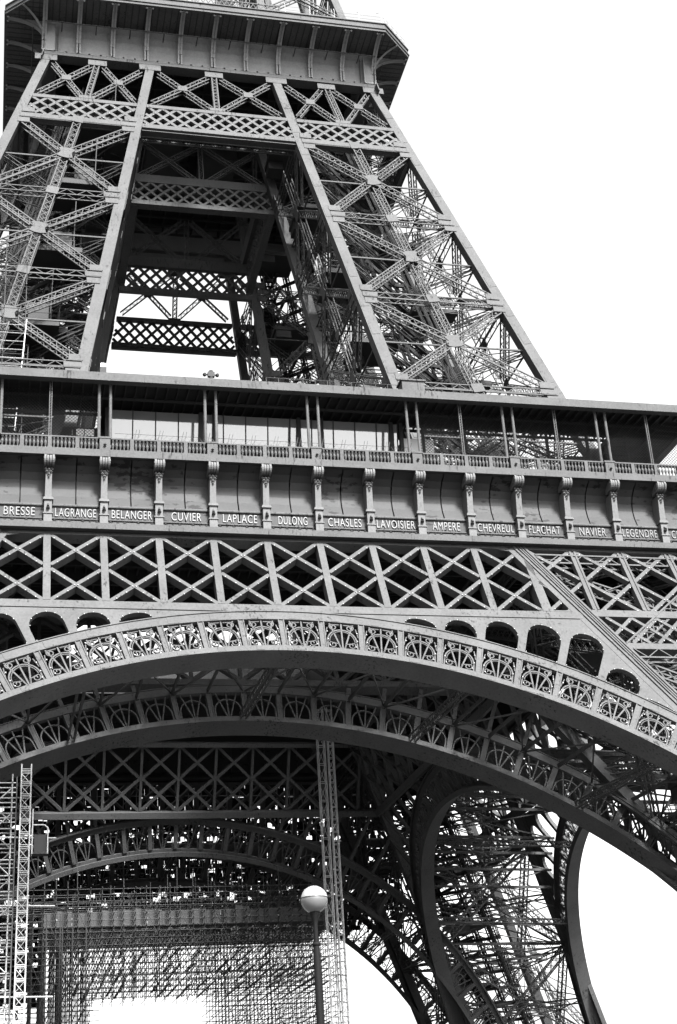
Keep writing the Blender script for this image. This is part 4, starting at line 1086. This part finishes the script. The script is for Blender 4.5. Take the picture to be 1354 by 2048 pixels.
# great birdcage scaffold across the far side of the arch
random.seed(11)
xs = [-16.0 + i*1.02 + .2*random.random() for i in range(30)]; ys = [13 + 2.0*i + .3*random.random() for i in range(8)]
big = empty('birdcage_scaffold', (0.6, 20, 0)); tag(big, 'vast dark birdcage scaffold filling the far side below the arch', 'scaffold')
def bigpart(name, mb, m=DIMTUBE, st=True):
    o = mb.build(name, m, big); o.location = (-.6, -20, 0)
    if st: stuff(o)
RT = .03
HOLE = lambda x: -7.9 < x < 2.6
k = MB()
for x in xs:
    for y in ys:
        low = 16.6 + (y-13)*.1 if HOLE(x) else 0
        k.tube((x, y, low), (x, y, 24.0 + 3.2*random.random() + (1.5 if random.random() < .25 else 0)), RT, 4)
for x in (-12.9, -12.6, -11.4, -11.2, -10.3, -9.1):
    for y in ys[::2]: k.tube((x, y, 0), (x, y, 24), RT*2, 4)
bigpart('standards', k)
k = MB(); z = 2.0
while z < 26.5:
    for y in ys[::2]:
        zz = z + .15*random.random()
        for a, b in (((-16.5, -7.9), (2.6, 14.2)) if z < 17.4 else ((-16.5, 14.2),)): k.tube((a, y, zz), (b, y, zz + .06), RT, 4)
    for x in xs:
        if z > 17.4 or not HOLE(x): k.tube((x, ys[0] - .5, z + .1), (x, ys[-1] + 3.5, z + .1), RT*1.35, 4)
    z += .9 if z < 17 else .55
bigpart('ledgers', k)
k = MB()
for z in (18.1, 19.6, 21.2):
    for x in xs:
        if random.random() < .6:
            y0 = 13 + 6*random.random(); k.box(x + .1, x + .32, y0, y0 + 5 + 7*random.random(), z, z + .05)
for z in (5, 8, 11, 14):
    for x in xs:
        if not HOLE(x) and random.random() < .7:
            y0 = 13 + 6*random.random(); k.box(x + .1, x + .32, y0, y0 + 5 + 7*random.random(), z, z + .05)
bigpart('lift_boards', k, DIMTUBE)
k = MB()
for yi, y in enumerate(ys):
    for i in range(0, len(xs)-3):
        if (i + yi) % 3 == 0:
            a = xs[i], xs[i+3]
            if yi % 3 == 0: a = a[::-1]
            k.tube((a[0], y, 17.6), (a[1], y, 24.2), RT, 4)
            if not (HOLE(xs[i]) or HOLE(xs[i+3])):
                for z in (3, 10): k.tube((a[0], y, z), (a[1], y, z + 6.8), RT, 4)
for x in xs:
    for z in (17.4, 19.2, 20.9):
        k.tube((x, ys[0], z), (x, ys[4], z + 3.6), RT, 4); k.tube((x, ys[-1], z), (x, ys[5], z + 3.6), RT, 4)
bigpart('raking_braces', k)
# decked lift with sheeting along its edge
k = MB(); j = 0
for i in range(20):
    x0 = -13.0 + i*1.35; dz = .12*math.sin(i*2.1) + (.25 if i in (5, 6, 13) else 0)
    k.hexa([(x0, 14.3, 23.0), (x0 + 1.32, 14.3, 23.0), (x0 + 1.32, 14.36, 23.0), (x0, 14.36, 23.0), (x0, 14.25, 24.3 + dz), (x0 + 1.32, 14.25, 24.3 + dz*.6), (x0 + 1.32, 14.31, 24.3 + dz*.6), (x0, 14.31, 24.3 + dz)])
bigpart('edge_sheeting', k, TARP, False)
k = MB()
for i in range(56): k.box(-13, 14.2, 14.6 + i*.235, 14.6 + i*.235 + .16, 22.95, 22.99) if i % 3 != 2 else None
bigpart('deck_boards', k, TARP, False)
# sheeted scaffold outside the far face
fs_ = empty('sheeted_scaffold', (0, 36.5, 0)); tag(fs_, 'dark sheeted scaffold screen standing outside the far face of the arch', 'scaffold')
k = MB(); random.seed(3)
dens = {26: .62, 27: .7, 28: .92, 29: .86, 30: .8, 31: .97, 32: .95, 33: .88, 34: 1, 35: .76, 36: .76, 37: .92, 38: .7, 39: .97, 40: 1, 41: 1, 42: 1, 43: 1, 44: 1, 45: 1}
for zz, pr in dens.items():
    for sub in range(2 if pr < 1 else 1):
        hh = .5 if pr < 1 else 1.0; x = -34.0 + random.random()
        while x < 27:
            wdt = (.25 + .6*random.random()) if pr < 1 else 2.0
            if random.random() < pr:
                y = 3.2 + random.random()*.5; z0 = zz + sub*hh - .1*random.random()
                k.box(x, x + wdt, y, y + .02, z0, z0 + hh + .12*random.random())
            x += wdt
for zz in range(19, 27):
    x = -34.0
    while x < -12.5:
        wdt = .3 + .4*random.random()
        for h2 in (0, .5):
            if random.random() < .86: k.box(x, x + wdt, 3.8, 3.82, zz + h2, zz + h2 + .55)
        x += wdt
stuff(k.build('sheets', NET, fs_)); k = MB()
for i in range(34):
    for y in (3.0, 4.6): k.tube((-24 + i*1.45, y, 0 if -24 + i*1.45 < -14 else 25), (-24 + i*1.45, y, 46), .05, 4)
for j in range(23):
    for y in (3.0, 4.6):
        for a, b in (((-24.5, 24.5),) if j > 11 else ((-24.5, -14),)): k.tube((a, y, 2*j + 1), (b, y, 2*j + 1), .05, 4)
for i in range(0, 32, 2):
    for j in range(0 if -23 + i*1.45 < -15 else 6, 11): k.tube((-24 + i*1.45, 3.0, 4*j), (-24 + (i+2)*1.45, 3.0, 4*j + 4), .05, 4)
k.build('tubes', DIMTUBE, fs_)

# ------------------------------------------------------------------ street lamp close to the camera
lp = empty('street_lamp', (-11.64, -97.33, 0)); tag(lp, 'black street lamp with a round two tone globe standing below the arch', 'street lamp')
zc = 5.91; R_ = .228
def dome(t0, t1, r, k=28, m=16):
    mb = MB(); rows = []
    for i in range(m+1):
        t = t0 + (t1 - t0)*i/m; rows.append([V((r*math.cos(t)*math.cos(2*PI*j/k), r*math.cos(t)*math.sin(2*PI*j/k), zc + r*math.sin(t))) for j in range(k)])
    mb.loft(rows, True); return mb
dome(-PI/2 + .02, .14, R_).build('globe', GLOBE, lp, smooth=True)
MB().loft([[V(((R_+e)*math.cos(.13)*math.cos(2*PI*j/28), (R_+e)*math.cos(.13)*math.sin(2*PI*j/28), zc + R_*math.sin(.13) + dz)) for j in range(28)] for e, dz in ((-.01, -.006), (.007, -.006), (.007, .006), (-.01, .006))], True).build('globe_ring', DARKP, lp)
dome(.12, PI/2 - .01, R_ + .003).build('globe_cap', CAPG, lp, smooth=True)
def lathe_at(prof, name, m, k=20):
    mb = MB(); mb.loft([[V((r*math.cos(2*PI*j/k), r*math.sin(2*PI*j/k), z)) for j in range(k)] for r, z in prof], True); mb.build(name, m, lp, smooth=True)
lathe_at([(.002, zc - R_ + .03), (.10, zc - R_ + .03), (.085, zc - .25), (.05, zc - .33), (.038, zc - .40), (.04, zc - .76), (.04, zc - .78)], 'neck', POST)
lathe_at([(.05, zc - .70), (.075, zc - .72), (.075, zc - .745), (.055, zc - .77)], 'collar', POST)
lathe_at([(.055, zc - .77), (.062, zc - .9), (.068, zc - 2.5), (.075, 1.2), (.12, 1.0), (.12, .1), (.16, .08), (.16, 0)], 'pole', POST)
